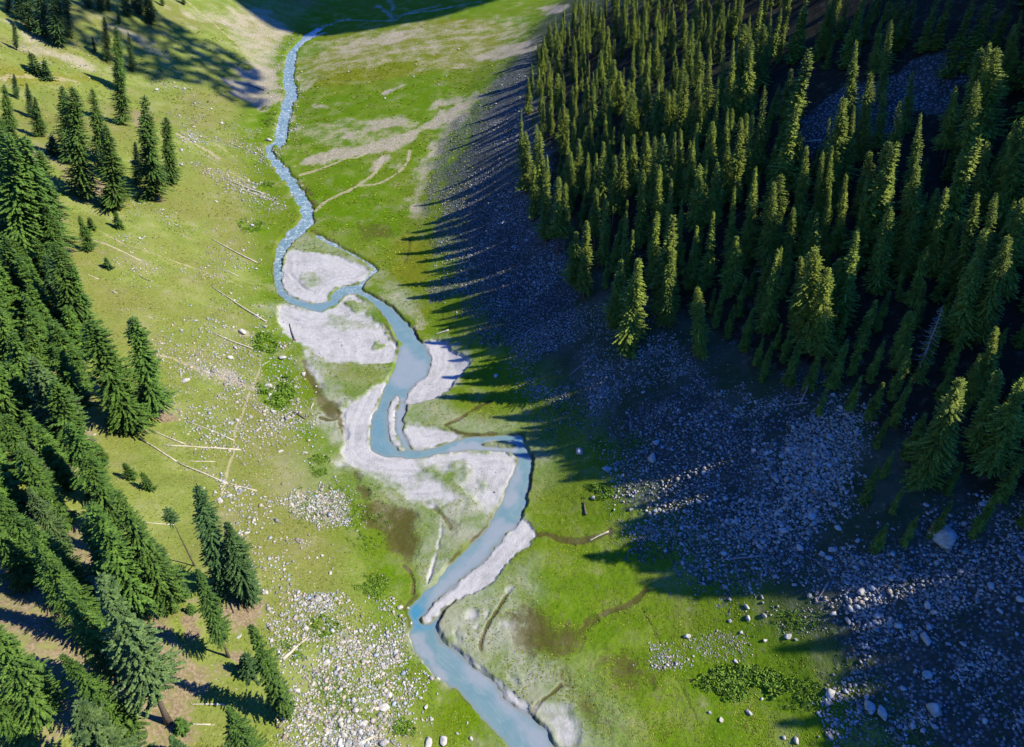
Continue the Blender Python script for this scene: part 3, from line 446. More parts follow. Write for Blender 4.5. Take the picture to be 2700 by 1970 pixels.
keep = WSD > -1.6
sh_m = mask(SHALLOWS, 0.7); dp_m = mask(DEEPS, 0.4)
foam_m = sstep(195, 235, Y)*(1-sstep(-30, 0, X-(60+0.0*Y)))*sstep(-2, 0.6, WSD)
ids = -np.ones(NR*NC, int); kf = keep.ravel(); 
qk = quads[kf[quads].all(1)]
used = np.unique(qk); ids[used] = np.arange(len(used))
zwat = zw+0.03*vnoise(X, Y, 2.5, 91)+upz*0.10*vnoise(X, Y, 1.6, 92)
WV = np.stack([X, Y, zwat], -1).reshape(-1, 3)[used]
me = new_mesh('river', WV, [ids[qk]], [MAT['water']], True)
color_attr(me, 'flow', pack(sh_m, foam_m, dp_m, np.clip(WSD/8, 0, 1)).reshape(-1, 4)[used])
link('river', me, kind='structure', label='milky turquoise river winding between pale sand bars')
#OBJECTS
# ------------------------------------------------------------------ prototypes: spruces, stones, logs
def cone_tube(path, radii, sides=8, seed=0):
    """tapered tube along path -> V, quads, tris"""
    path = np.asarray(path, float); n = len(path); V = []; r_ = np.random.RandomState(seed)
    for i in range(n):
        t = path[min(i+1, n-1)]-path[max(i-1, 0)]; t /= np.linalg.norm(t)
        a = np.cross(t, [0.31, 0.9, 0.2]); a /= np.linalg.norm(a); b = np.cross(t, a)
        ang = np.arange(sides)*2*np.pi/sides
        rr = radii[i]*(1+0.18*(r_.rand(sides)-0.5))
        V.append(path[i]+rr[:, None]*(np.cos(ang)[:, None]*a+np.sin(ang)[:, None]*b))
    V.append(path[:1]); V.append(path[-1:])
    V = np.vstack(V); Q = []; T = []
    for i in range(n-1):
        for k in range(sides):
            k2 = (k+1) % sides; Q.append((i*sides+k, i*sides+k2, (i+1)*sides+k2, (i+1)*sides+k))
    for k in range(sides):
        k2 = (k+1) % sides; T.append((n*sides, k2, k)); T.append((n*sides+1, (n-1)*sides+k, (n-1)*sides+k2))
    return V, np.array(Q), np.array(T)
def trunk_mesh(H, r0, seed, name='trunk', mat='bark', lean=0.3):
    r_ = np.random.RandomState(seed); hs = np.linspace(-0.6, H, 9)
    p = np.stack([lean*(r_.rand(9)-0.5)*hs/H, lean*(r_.rand(9)-0.5)*hs/H, hs], 1)
    rad = np.interp(hs, [-0.6, 0.4, H*0.5, H], [r0*1.5, r0, r0*0.55, 0.03])
    V, Q, T = cone_tube(p, rad, 8, seed)
    return new_mesh(name, V, [Q, T], [MAT[mat]], True)
def crown_mesh(H, R, base, seed, taper=0.75, droop=0.38, step=0.36, per=10, blade=0.46, ragged=0.35, top=1.0, bulge=0.0):
    """whorls of drooping branches, each branch a spray of needle blades"""
    r_ = np.random.RandomState(seed); roots = []; dirs = []; wid = []; ln = []; nrm = []
    z = base*H; gaps = r_.rand(64)
    lob = r_.rand(6)*2*np.pi
    while z < H-0.25:
        t = (z-base*H)/(H-base*H)                              # 0 at the lowest branch, 1 at the tip
        prof = min((1-t)**taper*1.06, 1.0)*min(1.0, 0.55+t*5)+0.02 + bulge*math.sin(math.pi*t)
        prof *= 1+0.16*math.sin(t*17+lob[0])+0.10*math.sin(t*37+lob[1])
        nb = max(4, int(round(per*(0.55+0.6*prof)+r_.rand()-0.5)))
        a0 = r_.rand()*2*np.pi
        for k in range(nb):
            az = a0+2*np.pi*k/nb+(r_.rand()-0.5)*0.7
            lobes = 1+0.22*math.sin(2*az+lob[2]+t*6)+0.15*math.sin(3*az+lob[3]-t*9)
            L = R*prof*lobes*(1-ragged+ragged*2*r_.rand()*0.8)
            if L < 0.18: L = 0.18
            zz = z+(r_.rand()-0.5)*step
            d = droop*(0.7+0.6*r_.rand())*(1-0.7*t)-0.55*max(0, t-0.75)*2
            ca, sa = math.cos(az), math.sin(az)
            ns = max(2, int(L/0.19))
            for j in range(ns):
                s = L*(0.22+0.78*(j+0.6*r_.rand())/ns); f = s/L
                P = (ca*s, sa*s, zz-d*s+0.10*d*s*f*1.5)
                bl = blade*(0.55+0.55*r_.rand())*(1.05-0.45*f)*(0.55+0.45*min(1, L/1.6))
                for side in (-1, 1):
                    b = az+side*(0.55+0.5*r_.rand())
                    dz = -d*0.7-0.22+0.45*(r_.rand()-0.5)
                    roots.append(P); dirs.append((math.cos(b), math.sin(b), dz)); ln.append(bl); wid.append(0.30*bl+0.10); nrm.append((r_.rand()-0.5)*1.3)
            roots.append((ca*L*0.82, sa*L*0.82, zz-d*L*0.82)); dirs.append((ca, sa, -d*0.5)); ln.append(0.75*blade); wid.append(0.30); nrm.append((r_.rand()-0.5)*0.8)
        z += step*(0.8+0.4*r_.rand())*(1.0-0.35*t)
    for k in range(7):
        roots.append((0, 0, H-1.5+0.2*k)); b = k*2.4; dirs.append((0.22*math.cos(b), 0.22*math.sin(b), 0.9)); ln.append(0.9*top); wid.append(0.16); nrm.append(0.0)
    A = np.array(roots); D = np.array(dirs); D /= np.linalg.norm(D, axis=1)[:, None]; ln = np.array(ln)[:, None]; wid = np.array(wid)[:, None]; tw = np.array(nrm)[:, None]
    S = np.cross(D, [0, 0, 1.0]); S /= np.linalg.norm(S, axis=1)[:, None]+1e-9; U = np.cross(S, D)
    W = S*np.cos(tw)+U*np.sin(tw)
    v0 = A-W*wid*0.35; v1 = A+W*wid*0.35; v2 = A+D*ln*0.62+W*wid*0.5; v3 = A+D*ln; v4 = A+D*ln*0.62-W*wid*0.5
    n = len(A); V = np.stack([v0, v1, v2, v3, v4], 1).reshape(-1, 3); i = np.arange(n)*5
    return new_mesh('crown', V, [np.stack([i, i+1, i+2, i+4], 1), np.stack([i+4, i+2, i+3], 1)], [MAT['needles']])
PROTO = {}
def proto(kind, H, crown, r0, seed):
    PROTO[kind] = (H, trunk_mesh(H, r0, seed), crown)
for k in range(5): proto('spruce%d' % k, 28.0, crown_mesh(28, 3.1+0.25*(k % 3), 0.05+0.012*k, 100+k, taper=0.46+0.09*(k % 3), droop=0.32+0.05*(k % 4)), 0.36, 200+k)
for k in range(3): proto('slim%d' % k, 28.0, crown_mesh(28, 1.95+0.15*k, 0.06+0.03*k, 120+k, taper=0.6, droop=0.5, ragged=0.45, per=8), 0.28, 220+k)
for k in range(4): proto('fir%d' % k, 28.0, crown_mesh(28, 2.35+0.2*(k % 3), 0.06, 190+k, taper=0.72+0.12*(k % 2), droop=0.45, ragged=0.45, per=9), 0.30, 230+k)
for k in range(2): proto('broad%d' % k, 24.0, crown_mesh(24, 4.4+0.5*k, 0.05, 140+k, taper=0.72, droop=0.22, step=0.40, per=13, blade=0.56, ragged=0.3, bulge=0.08), 0.42, 240+k)
proto('shaggy0', 26.0, crown_mesh(26, 3.7, 0.10, 151, taper=0.5, droop=0.05, step=0.42, per=12, blade=0.75, ragged=0.5, bulge=0.12), 0.45, 251)
proto('high0', 28.0, crown_mesh(28, 2.7, 0.26, 161, taper=0.6, droop=0.4), 0.34, 261)
proto('tuft0', 20.0, crown_mesh(20, 2.0, 0.80, 171, taper=0.5, droop=0.1, step=0.4), 0.26, 271)
for k in range(2): proto('bush%d' % k, 4.0, crown_mesh(4, 1.25+0.3*k, 0.02, 181+k, taper=0.6, droop=0.2, step=0.2, per=9, blade=0.5), 0.10, 281+k)
LEFT_TINT = (0.80, 0.94, 0.52); GREY_TINT = (1.05, 1.02, 1.15); RIGHT_TINT = (2.15, 1.62, 0.74); DARK_SHADE_TINT = (0.6, 0.72, 0.75)  # dark tint: dark spruces, and shade put into the colour of shadowed ones
rng = random.Random(11)
def plant(kind, P, H, wide=1.0, tint=(1, 1, 1), label='', group=None, cat='spruce', name='spruce_tree', lean=0.0):
    H0, tm, cm = PROTO[kind]; s = H/H0
    r = bpy.data.objects.new(name, None); C.objects.link(r); r.empty_display_size = 0.5
    r.location = P; r.rotation_euler = (Matrix.Rotation(lean, 3, 'Y') @ Matrix.Rotation(rng.uniform(0, 6.28), 3, 'Z')).to_euler(); r.scale = (s*wide, s*wide, s)
    r['label'] = label; r['category'] = cat
    if group: r['group'] = group
    link('trunk', tm, r)
    c = link('crown', cm, r); j = rng.uniform(0.85, 1.15); g = rng.uniform(0.95, 1.05)
    c.color = (tint[0]*j*g, tint[1]*j, tint[2]*j/g, 1)
    return r
def tree_from(tag, tip, base, most=0.30):
    """foot of the tree on the ground, and its axis (length and sideways lean) up to the tip seen in the photograph"""
    pb = px(tag, [base]); pt = px(tag, [tip]); P = hit(pb, zbase)[0]; P = np.array([P[0], P[1], float(zground(P[0], P[1]))-0.15])
    d = ray_dir(pt)[0]; k = P[1]/d[1]; T = np.array([d[0]*k, P[1], CAM_H+d[2]*k]); A = T-P
    if A[2] < 0.8: A[2] = 0.8
    lean = max(-most, min(most, math.atan2(A[0], A[2])))
    return P, A[2]/math.cos(lean), lean
ORD = 'first second third fourth fifth sixth seventh eighth ninth tenth eleventh twelfth thirteenth fourteenth fifteenth sixteenth seventeenth eighteenth nineteenth twentieth'.split()
def ordinal(i):
    if i < 20: return ORD[i]
    return ['twenty', 'thirty', 'forty', 'fifty'][(i+1)//10-2]+('-'+ORD[(i+1) % 10-1] if (i+1) % 10 else 'th')
def ordin(i): return {19: 'twentieth', 29: 'thirtieth', 39: 'fortieth', 49: 'fiftieth'}.get(i) or ordinal(i)

# ---- trees on the sunny left slope: (crop, tip, base, kind, width, tint, label)
LEFT = [
 ('R1', (100,140), (110,330), 'shaggy0', 0.6, 'g', 'grey-green spruce standing alone in half shade at upper left on pale scree'),
 ('R1', (195,350), (252,495), 'bush1', 0.8, 'd', 'wide low dark spruce, left one of a pair on yellow grass, upper left'),
 ('R1', (290,395), (312,528), 'bush0', 0.75, 'd', 'slim low dark spruce, right one of a pair on yellow grass, upper left'),
 ('R1', (60,-120), (60,80), 'spruce0', 1, 'd', 'dark shaded spruce in the top left corner'),
 ('R1', (190,-100), (200,215), 'spruce1', 1.1, 'd', 'tall dark spruce, leftmost of the shaded clump at the top left'),
 ('R1', (290,-120), (290,250), 'spruce2', 1.2, 'd', 'tall black-green spruce, middle of the shaded clump at the top left'),
 ('R1', (360,-110), (390,300), 'broad0', 0.8, 'd', 'widest dark spruce of the shaded clump at the top left'),
 ('R1', (440,-80), (450,240), 'spruce3', 1.1, 'd', 'dark spruce, rightmost of the shaded clump at the top left'),
 ('R1', (610,240), (632,345), 'spruce4', 1.1, 'd', 'short dark spruce left of the black shaded spruces, upper left slope'),
 ('R1', (690,110), (712,400), 'spruce0', 0.9, 'd', 'black spruce with a thin pointed tip in the cloud shadow'),
 ('R1', (775,10), (790,160), 'slim0', 1.2, 'd', 'dark slim spruce cut by shade behind the tall spruce, upper left'),
 ('R1', (850,215), (880,470), 'spruce2', 0.8, 'd', 'dark spruce just right of the tallest upper left spruce'),
 ('R1', (770,170), (800,600), 'spruce1', 0.85, 'l', 'tall spruce rising from shade into sun, back one of two in line'),
 ('R1', (775,370), (815,830), 'spruce3', 0.9, 'l', 'tall sunlit spruce, front one of two in line, upper left slope'),
 ('R1', (870,-60), (890,60), 'broad1', 0.9, 'd', 'dark spruce hanging over the pale rock patch, top left'),
 ('R1', (960,-80), (990,150), 'spruce0', 1.1, 'd', 'dark spruce right of the pale rock patch, top left'),
 ('R1', (700,-90), (720,70), 'spruce4', 1.2, 'd', 'dark spruce left of the pale rock patch, top left'),
 ('R1', (1060,-60), (1080,40), 'spruce1', 1.2, 'd', 'small dark spruce at the top edge above the striped slope'),
 ('R1', (815,-130), (845,105), 'spruce1', 1.3, 'd', 'dark spruce, left one of three crowded at the pale rock patch'),
 ('R1', (895,-140), (925,95), 'broad0', 0.9, 'd', 'dark wide spruce, middle one of three crowded at the pale rock patch'),
 ('R1', (975,-110), (1003,160), 'spruce3', 1.3, 'd', 'dark spruce, right one of three crowded at the pale rock patch'),
 ('R1', (560,-140), (590,55), 'spruce2', 1.3, 'd', 'dark spruce above the stony strip at the top edge'),
 ('R1', (640,-120), (672,70), 'broad1', 0.8, 'd', 'wide dark spruce right above the stony strip at the top edge'),
 ('R1', (125,-160), (140,130), 'spruce4', 1.2, 'd', 'tall dark spruce between the corner and the top left clump'),
 ('R1', (1200,-70), (1220,30), 'spruce2', 1.2, 'd', 'dark spruce at the top edge above the tan gully'),
 ('R1', (955,635), (1015,1328), 'spruce1', 1.0, 'l', 'very tall slim spruce second from the right in the upper left stand'),
 ('R1', (1100,775), (1135,1210), 'spruce0', 1.0, 'l', 'rightmost spruce of the upper left stand, alone on grass'),
 ('R1', (895,940), (915,1225), 'slim1', 1.3, 'd', 'shadowed dark spruce in front of the very tall slim one'),
 ('R1', (610,590), (690,1080), 'spruce2', 1.0, 'l', 'back spruce of the staggered pair in the upper left stand'),
 ('R1', (700,830), (780,1395), 'spruce4', 1.05, 'l', 'front spruce of the staggered pair, its foot on bare soil'),
 ('R1', (480,575), (550,1310), 'spruce0', 0.95, 'l', 'tallest spruce of the twin at the middle of the upper left stand'),
 ('R1', (410,570), (470,1080), 'spruce3', 1.0, 'l', 'left spruce of the twin at the middle of the upper left stand'),
 ('R1', (640,960), (665,1130), 'slim0', 1.6, 'd', 'small shaded spruce between the twin and the staggered pair'),
 ('R1', (700,1245), (725,1380), 'bush1', 0.8, 'l', 'small spruce at the foot of the staggered pair'),
 ('R1', (230,640), (265,905), 'broad0', 0.75, 'l', 'broad spruce left of the twin, with a black shadow behind'),
 ('R1', (175,550), (215,780), 'spruce1', 1.0, 'd', 'pointed spruce behind the broad one, far left'),
 ('R1', (90,490), (110,650), 'spruce3', 1.1, 'd', 'shorter pointed spruce behind, near the left edge'),
 ('R1', (25,560), (70,860), 'spruce2', 1.1, 'l', 'spruce at the left edge level with the broad one'),
 ('R1', (340,900), (365,1030), 'bush1', 0.8, 'd', 'small spruce deep in the shadow of the twin'),
 ('R1', (765,1405), (788,1515), 'bush1', 0.62, 'l', 'small cone-shaped spruce on open grass with a short black shadow'),
 ('L1', (940,310), (1085,740), 'spruce4', 1.1, 'l', 'short spruce with speckled crown at the edge of the left forest'),
 ('L1', (1065,330), (1095,480), 'bush0', 0.8, 'l', 'tiny slim spruce behind the short speckled one'),
 ('L1', (1255,815), (1300,945), 'bush0', 0.9, 'd', 'little spruce alone on grass below the cone-shaped one'),
 ('R1', (25,830), (75,1660), 'spruce0', 1.1, 'l', 'tall spruce on the left edge in the row of four below the stand'),
 ('R1', (100,900), (165,1790), 'spruce2', 1.1, 'l', 'second tall spruce from the edge in the row of four'),
 ('R1', (165,905), (255,1760), 'spruce3', 1.1, 'l', 'bright striped tall spruce, third in the row of four'),
 ('R1', (260,1000), (350,1700), 'spruce4', 1.1, 'l', 'rightmost tall spruce in the row of four'),
 ('L1', (520,150), (760,1020), 'spruce1', 1.1, 'l', 'tall spruce whose crown hides the pink soil patch, left side'),
 ('L1', (60,560), (300,1480), 'broad0', 0.9, 'l', 'broad full spruce at the left edge above the middle'),
 ('L1', (10,300), (120,880), 'spruce0', 1.1, 'l', 'spruce at the very left edge above the broad full one'),
 ('L1', (530,780), (800,1580), 'spruce2', 1.15, 'd', 'half shaded spruce beside the yellow bush on the left'),
 ('L1', (650,640), (985,1790), 'spruce3', 1.05, 'l', 'tall spruce right of the half shaded one by the yellow bush'),
 ('L1', (860,900), (1070,1800), 'slim1', 1.4, 'l', 'slim outer spruce at the meadow edge above the big leaning pair'),
 ('L2', (1060,-20), (1600,1290), 'spruce0', 1.15, 'l', 'big spruce with a long black shadow, left of the meadow pair'),
 ('L2', (1580,-60), (1870,1085), 'spruce4', 1.05, 'l', 'big spruce with black left side, right of the meadow pair'),
 ('L2', (330,60), (560,800), 'spruce1', 1.2, 'l', 'left forest spruce above the small pale cliff'),
 ('L2', (0,-150), (170,700), 'spruce3', 1.2, 'l', 'spruce on the left edge at mid height, full green'),
 ('L2', (140,120), (420,1080), 'spruce2', 1.25, 'l', 'tall spruce left of the grey shaggy crown'),
 ('L2', (660,300), (1000,1080), 'spruce4', 1.15, 'l', 'right-hand spruce of the mass left of the pale cliff'),
 ('L2', (380,420), (860,1480), 'shaggy0', 0.8, 'g', 'grey shaggy wide-crowned spruce in the middle of the left forest'),
 ('L2', (640,700), (960,1650), 'spruce0', 1.2, 'l', 'spruce right of and below the grey shaggy crown'),
 ('L2', (60,1100), (400,1900), 'spruce1', 1.15, 'l', 'spruce in front of the dark gap at the left edge'),
 ('L2', (-60,500), (120,1300), 'spruce4', 1.2, 'l', 'spruce at the left edge level with the grey shaggy crown'),
 ('L2', (1130,1430), (1270,1690), 'spruce1', 1.2, 'l', 'short spruce at the forest foot near the soil strip'),
 ('L2', (820,1200), (1260,2150), 'spruce3', 1.1, 'l', 'tall spruce just left of the short one at the soil strip'),
 ('L3', (1480,100), (1580,290), 'bush1', 0.8, 'l', 'left bush of the round pair on open grass'),
 ('L3', (1690,210), (1785,410), 'bush1', 0.72, 'l', 'right bush of the round pair on open grass'),
 ('L3', (250,-150), (620,620), 'shaggy0', 0.85, 'g', 'big grey feathery spruce left of the dark gap, lower left'),
 ('L3', (330,380), (780,1130), 'broad1', 0.75, 'g', 'grey-green bushy spruce below the feathery one, lower left'),
 ('L3', (0,480), (520,1420), 'spruce2', 1.2, 'l', 'long leaning spruce in the middle of the lower left forest'),
 ('L3', (-200,650), (360,1560), 'spruce0', 1.2, 'l', 'tree on the left edge above the bare pink soil'),
 ('L3', (1000,-40), (1450,980), 'spruce4', 1.1, 'l', 'tall spruce behind the two bright stripes, lower left'),
 ('L3', (1380,420), (2090,1870), 'spruce1', 1.0, 'l', 'brightest green long spruce, right one of the two stripes'),
 ('L3', (1080,560), (1760,1960), 'slim2', 1.5, 'l', 'long light green spruce, left one of the two stripes'),
 ('L3', (1780,980), (2180,1720), 'spruce3', 1.1, 'd', 'dark spruce peeping out right of the bright stripe'),
 ('L3', (730,1140), (980,1500), 'spruce2', 1.2, 'g', 'small grey-green spruce by the pale stick in the dark gap'),
 ('L3', (430,1000), (760,1800), 'spruce4', 1.1, 'l', 'spruce between the long leaning one and the grey bush'),
 ('R5', (620,580), (1050,1500), 'high0', 1.15, 'g', 'tall spruce with grey top and long bare lower trunk'),
 ('R5', (380,630), (820,1340), 'high0', 1.05, 'l', 'tall spruce with a pale bare foot left of the long bare trunk'),
 ('R5', (280,450), (620,1000), 'spruce0', 1.2, 'l', 'spruce behind the pale-footed one, lower left'),
 ('R5', (1035,165), (1212,525), 'tuft0', 1.0, 'd', 'bare pole of a tree with one tuft at the tip'),
 ('R5', (1225,25), (1420,700), 'spruce3', 1.0, 'd', 'dark slim spruce, left of the pair beside the tufted pole'),
 ('R5', (1410,250), (1555,740), 'broad0', 0.85, 'd', 'dark wide spruce, right of the pair beside the tufted pole'),
 ('R5', (1225,545), (1422,1092), 'high0', 0.95, 'l', 'spruce with a short bare foot in front of the dark pair'),
 ('R5', (1560,895), (1790,1460), 'slim0', 1.25, 'l', 'slim spruce at the boulder field with a long thin shadow'),
 ('R5', (1525,1080), (1555,1200), 'bush1', 0.9, 'd', 'bush beside the slim spruce at the boulder field'),
 ('R5', (380,1080), (860,1600), 'spruce2', 1.05, 'l', 'yellow-green leaning spruce in the bottom left corner stand'),
 ('R5', (-60,880), (300,1500), 'spruce4', 1.2, 'l', 'spruce on the left edge below the bare pink soil'),
 ('R5', (-180,1250), (170,1600), 'spruce0', 1.3, 'l', 'spruce crown in the bottom left corner'),
 ('R5', (480,1380), (820,1900), 'shaggy0', 1.05, 'g', 'grey feathery spruce at the bottom edge, lower left'),
 ('R5', (1420,1400), (1600,1850), 'broad1', 0.7, 'l', 'green rounded spruce at the bottom edge near the boulders'),
 ('R5', (1060,1580), (1200,1900), 'broad0', 0.75, 'd', 'shaded dark spruce crown at the bottom edge'),
 ('R5', (1115,1480), (1130,1545), 'bush0', 1.2, 'l', 'small bush at the foot of the long bare trunk'),
 ('R5', (1180,760), (1190,815), 'bush0', 1.0, 'l', 'small bush on pink soil between two spruces'),
 ('R5', (160,230), (560,760), 'spruce1', 1.2, 'l', 'spruce between the dark gap and the left edge, lower left'),
 ('L0', (1650,1410), (1660,1500), 'bush0', 0.9, 'l', 'tiny bush on bare soil under the very tall slim spruce'),
]
TINTS = {'l': LEFT_TINT, 'g': GREY_TINT, 'd': DARK_SHADE_TINT, 'r': RIGHT_TINT}
TREE_XY = []
for tag, tip, base, kind, wd, tn, lab in LEFT:
    P, H, lean = tree_from(tag, tip, base)
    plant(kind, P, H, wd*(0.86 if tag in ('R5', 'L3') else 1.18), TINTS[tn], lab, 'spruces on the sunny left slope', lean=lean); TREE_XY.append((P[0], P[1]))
yb = hit(px('L1', [(400, 950)]), zbase)[0]
plant('bush1', (yb[0], yb[1], zground(yb[0], yb[1])), 3.6, 0.95, (5.0, 2.6, 1.2), 'bright yellow bush among the dark left spruces', None, 'bush', 'autumn_bush')

# ---- the forest on the shaded right slope: tips with a height in metres, or tip and base
RIGHT_SET = [  # stand-alone trees in front
 ('R8', (350,342), (285,835), 'spruce1', 0.95, 'tall sunlit spruce with a yellow tip standing at the front of the forest'),
 ('R8', (265,345), (240,640), 'slim0', 1.1, 'thinner dim spruce left of the tall yellow-tipped one'),
 ('R8', (640,482), (655,840), 'spruce3', 0.85, 'spruce with a split tip and black foot, second of the front trees'),
 ('R8', (515,285), (505,610), 'spruce0', 0.9, 'dark spruce behind and between the two front trees'),
 ('R8', (1225,285), (1190,790), 'spruce2', 1.15, 'dark full spruce just left of the golden-topped one'),
 ('R8', (1290,390), (1230,850), 'spruce4', 1.0, 'golden-topped spruce at the middle of the forest front'),
 ('R8', (1155,335), (1130,700), 'slim1', 1.2, 'dim slim spruce two left of the golden-topped one'),
 ('R8', (1435,190), (1425,420), 'slim2', 1.1, 'slim bright spruce left of the fan-shaped one'),
 ('R8', (1600,70), (1530,460), 'broad0', 0.62, 'fan-shaped spruce with a bright wide skirt'),
 ('R8', (1670,365), (1635,560), 'slim0', 1.1, 'short thin spruce right of the fan-shaped one'),
 ('R8', (1770,460), (1720,700), 'slim1', 1.2, 'dim thin spruce above the pale grey snag'),
 ('R8', (1698,605), (1640,900), 'spruce0', 1.05, 'spruce with sparse shining branches left of the pale grey snag'),
 ('R8', (2028,335), (1935,760), 'broad1', 0.75, 'widest bright green spruce on the right above the snag'),
 ('R8', (1900,200), (1870,430), 'broad0', 0.85, 'round-topped yellow-green spruce above the widest one'),
 ('R8', (2125,680), (2050,1060), 'slim2', 1.2, 'thin spruce with only its tip lit, right of the snag'),
 ('R8', (2045,815), (1970,1100), 'spruce1', 0.8, 'half lit spruce below the one with a lit tip'),
 ('R8', (1955,935), (1745,1490), 'spruce3', 1.0, 'big leaning bright spruce low on the right above the scree'),
 ('R8', (2262,940), (2090,1420), 'spruce2', 1.0, 'bright spruce cut by the right edge, low'),
 ('R8', (2140,900), (2010,1330), 'slim1', 1.3, 'dim grey-green spruce between the two low bright ones'),
]
for tag, tip, base, kind, wd, lab in RIGHT_SET:
    P, H, lean = tree_from(tag, tip, base)
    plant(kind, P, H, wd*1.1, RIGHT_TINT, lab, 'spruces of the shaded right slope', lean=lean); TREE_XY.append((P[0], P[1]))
TIPS3 = [(265,65),(240,90),(215,150),(380,20),(430,0),(470,30),(520,25),(560,10),(600,20),(650,40),(710,50),(760,15),(820,5),(890,10),(930,20),(985,10),(1020,-20),(1060,10),(1095,60),(1185,30),(1150,100),(1240,0),(1300,-20),(1330,40),(1400,-10),(1440,30),(1490,-20),(1530,-30),(1555,40),(1650,85),(1695,85),(1545,170),(1850,-20),(1980,-30),(2140,-10),(2215,100),(2250,40),(2110,180),(2075,200),(2140,200),(2060,340),(1970,365),(350,-20),(300,30),(640,-20),(700,-30),(860,-30),(1120,-10),(1590,0),(1700,-30),(1760,-40),(1910,-40),(2060,-40),
 (150,330),(205,335),(165,270),(345,150),(385,200),(410,80),(350,210),(460,215),(515,250),(550,120),(600,170),(660,225),(720,240),(770,260),(820,155),(880,175),(925,205),(985,200),(1025,170),(1070,100),(1100,160),(300,310),(275,310),(240,260),(280,150),(320,90),(490,110),(640,120),(700,130),(760,100),(850,80),(940,90),
 (185,530),(140,560),(200,560),(215,440),(300,440),(320,550),(345,500),(380,440),(415,470),(480,480),(500,490),(580,340),(595,380),(620,420),(655,470),(705,340),(750,390),(770,380),(775,560),(800,550),(870,520),(935,515),(1000,460),(1020,460),(1055,500),(1080,480),(1105,490),(1155,365),(1270,290),(1430,500),(1490,410),(1535,450),(1605,305),(1665,380),(1730,430),(1785,300),(1815,480),(1600,640),(1680,600),(120,470),(250,380),(430,360),(500,380),(540,300),(660,330),(820,300),(880,360),(960,330),(1040,320),
 (175,700),(230,690),(280,750),(310,780),(330,640),(365,590),(405,650),(440,650),(470,600),(555,575),(600,570),(690,580),(725,570),(710,700),(655,560),(880,700),(910,680),(955,690),(805,850),(1030,790),(1115,720),(1225,740),(1280,880),(1195,770),(1440,620),(1400,640),(1460,640),(1500,740),(1435,800),(1590,740),(1700,690),(1800,700),(1690,880),(1550,980),(1890,800),(1925,800),(2060,820),(2135,820),(2215,850),(2250,840),(2195,1000),(2095,970),(2215,510),(2245,500),(2200,560),(850,620),(1000,620),(1330,620),(1990,640),(2100,600),(520,660),(640,720),(760,760),
 (355,985),(400,940),(570,900),(615,1100),(545,1110),(765,1060),(1370,1050),(1230,1050),(1215,1060),(1180,1090),(1300,560),(440,800),(480,830),(640,820),(700,900),(940,900),(1100,900),(1380,900),(1800,880),(1980,920),(2000,800),(870,960),(1040,1000),(1480,1100),(1850,1050)]
r2 = random.Random(5)
pts3 = px('R3', TIPS3)
t3 = np.array(TIPS3, float)
hh = np.array([r2.uniform(12, 19) if (x < 820 and y < 520) else r2.uniform(13, 22) if y < 150 else r2.uniform(16, 27) for x, y in t3])
PF = hit(pts3, zbase, hh)
LEAN = -0.62*np.arctan((pts3[:, 0]-1350)/(3460-pts3[:, 1]))*sstep(900, 380, pts3[:, 1])      # the upper stand grows slightly towards the valley
FX = PF[:, 0]-hh*np.sin(LEAN); FZ = zground(FX, PF[:, 1]); hh = np.maximum(PF[:, 2]-FZ, 6.0)/np.cos(LEAN)
PF = np.stack([FX, PF[:, 1], FZ], 1)
def zone(x, y):
    left, mid = x < 1640, x < 2040
    if y < 70: return 'in the top forest row ' + ('left of the dark gap' if x < 1990 else 'right of the dark gap')
    if x < 1480: return 'on the ' + ('upper' if y < 290 else 'lower') + ' forest flank by the shaded slope'
    if y < 240: return 'in the upper forest ' + ('near its left flank' if left else 'left of the gully' if mid else 'around the gully')
    if y < 400: return 'in the central forest ' + ('near its left flank' if left else 'left of the gully' if mid else 'below the gully')
    return 'in the lower forest ' + ('above red soil' if x < 1750 else 'above the golden-topped spruce' if x < 2180 else 'above the widest spruce')
kinds = ['fir0', 'fir1', 'fir2', 'fir3', 'slim0', 'slim1', 'slim2', 'spruce1', 'spruce3', 'spruce4', 'high0']
# the largest in the picture are trees of their own, as many as bring the spruces to three hundred
size_px = hh/np.hypot(PF[:, 1], CAM_H-PF[:, 2]-hh/2); n_own = 300-len(LEFT)-len(RIGHT_SET)
own = set(np.argsort(-np.where(pts3[:, 1] < 2, size_px*0.3, size_px))[:n_own].tolist())
FOREST = []                                                   # the rest: x, y, height, width
zn = {}
for i in range(len(pts3)):
    if i in own: zn.setdefault(zone(*pts3[i]), []).append(i)
    else: FOREST.append((PF[i, 0], PF[i, 1], hh[i], r2.uniform(1.0, 1.4))); TREE_XY.append((PF[i, 0], PF[i, 1]))
for z_, ids_ in zn.items():
    ids_.sort(key=lambda i: pts3[i, 0])
    for k, i in enumerate(ids_):
        P = PF[i]; x_, y_ = P[0], P[1]; kd = r2.choice(kinds); nm = 'slim' if kd.startswith('slim') else 'full'
        how = ('leftmost' if k == 0 else 'rightmost' if k == len(ids_)-1 else ordin(k)+' from left')
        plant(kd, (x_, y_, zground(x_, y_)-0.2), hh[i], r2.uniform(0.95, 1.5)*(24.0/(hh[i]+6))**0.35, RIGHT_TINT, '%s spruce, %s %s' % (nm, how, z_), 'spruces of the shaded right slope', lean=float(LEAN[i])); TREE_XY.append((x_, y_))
r3 = random.Random(23)
def clear(x_, y_, d): return min((x_-a)**2+(y_-b)**2 for a, b in TREE_XY) > d*d
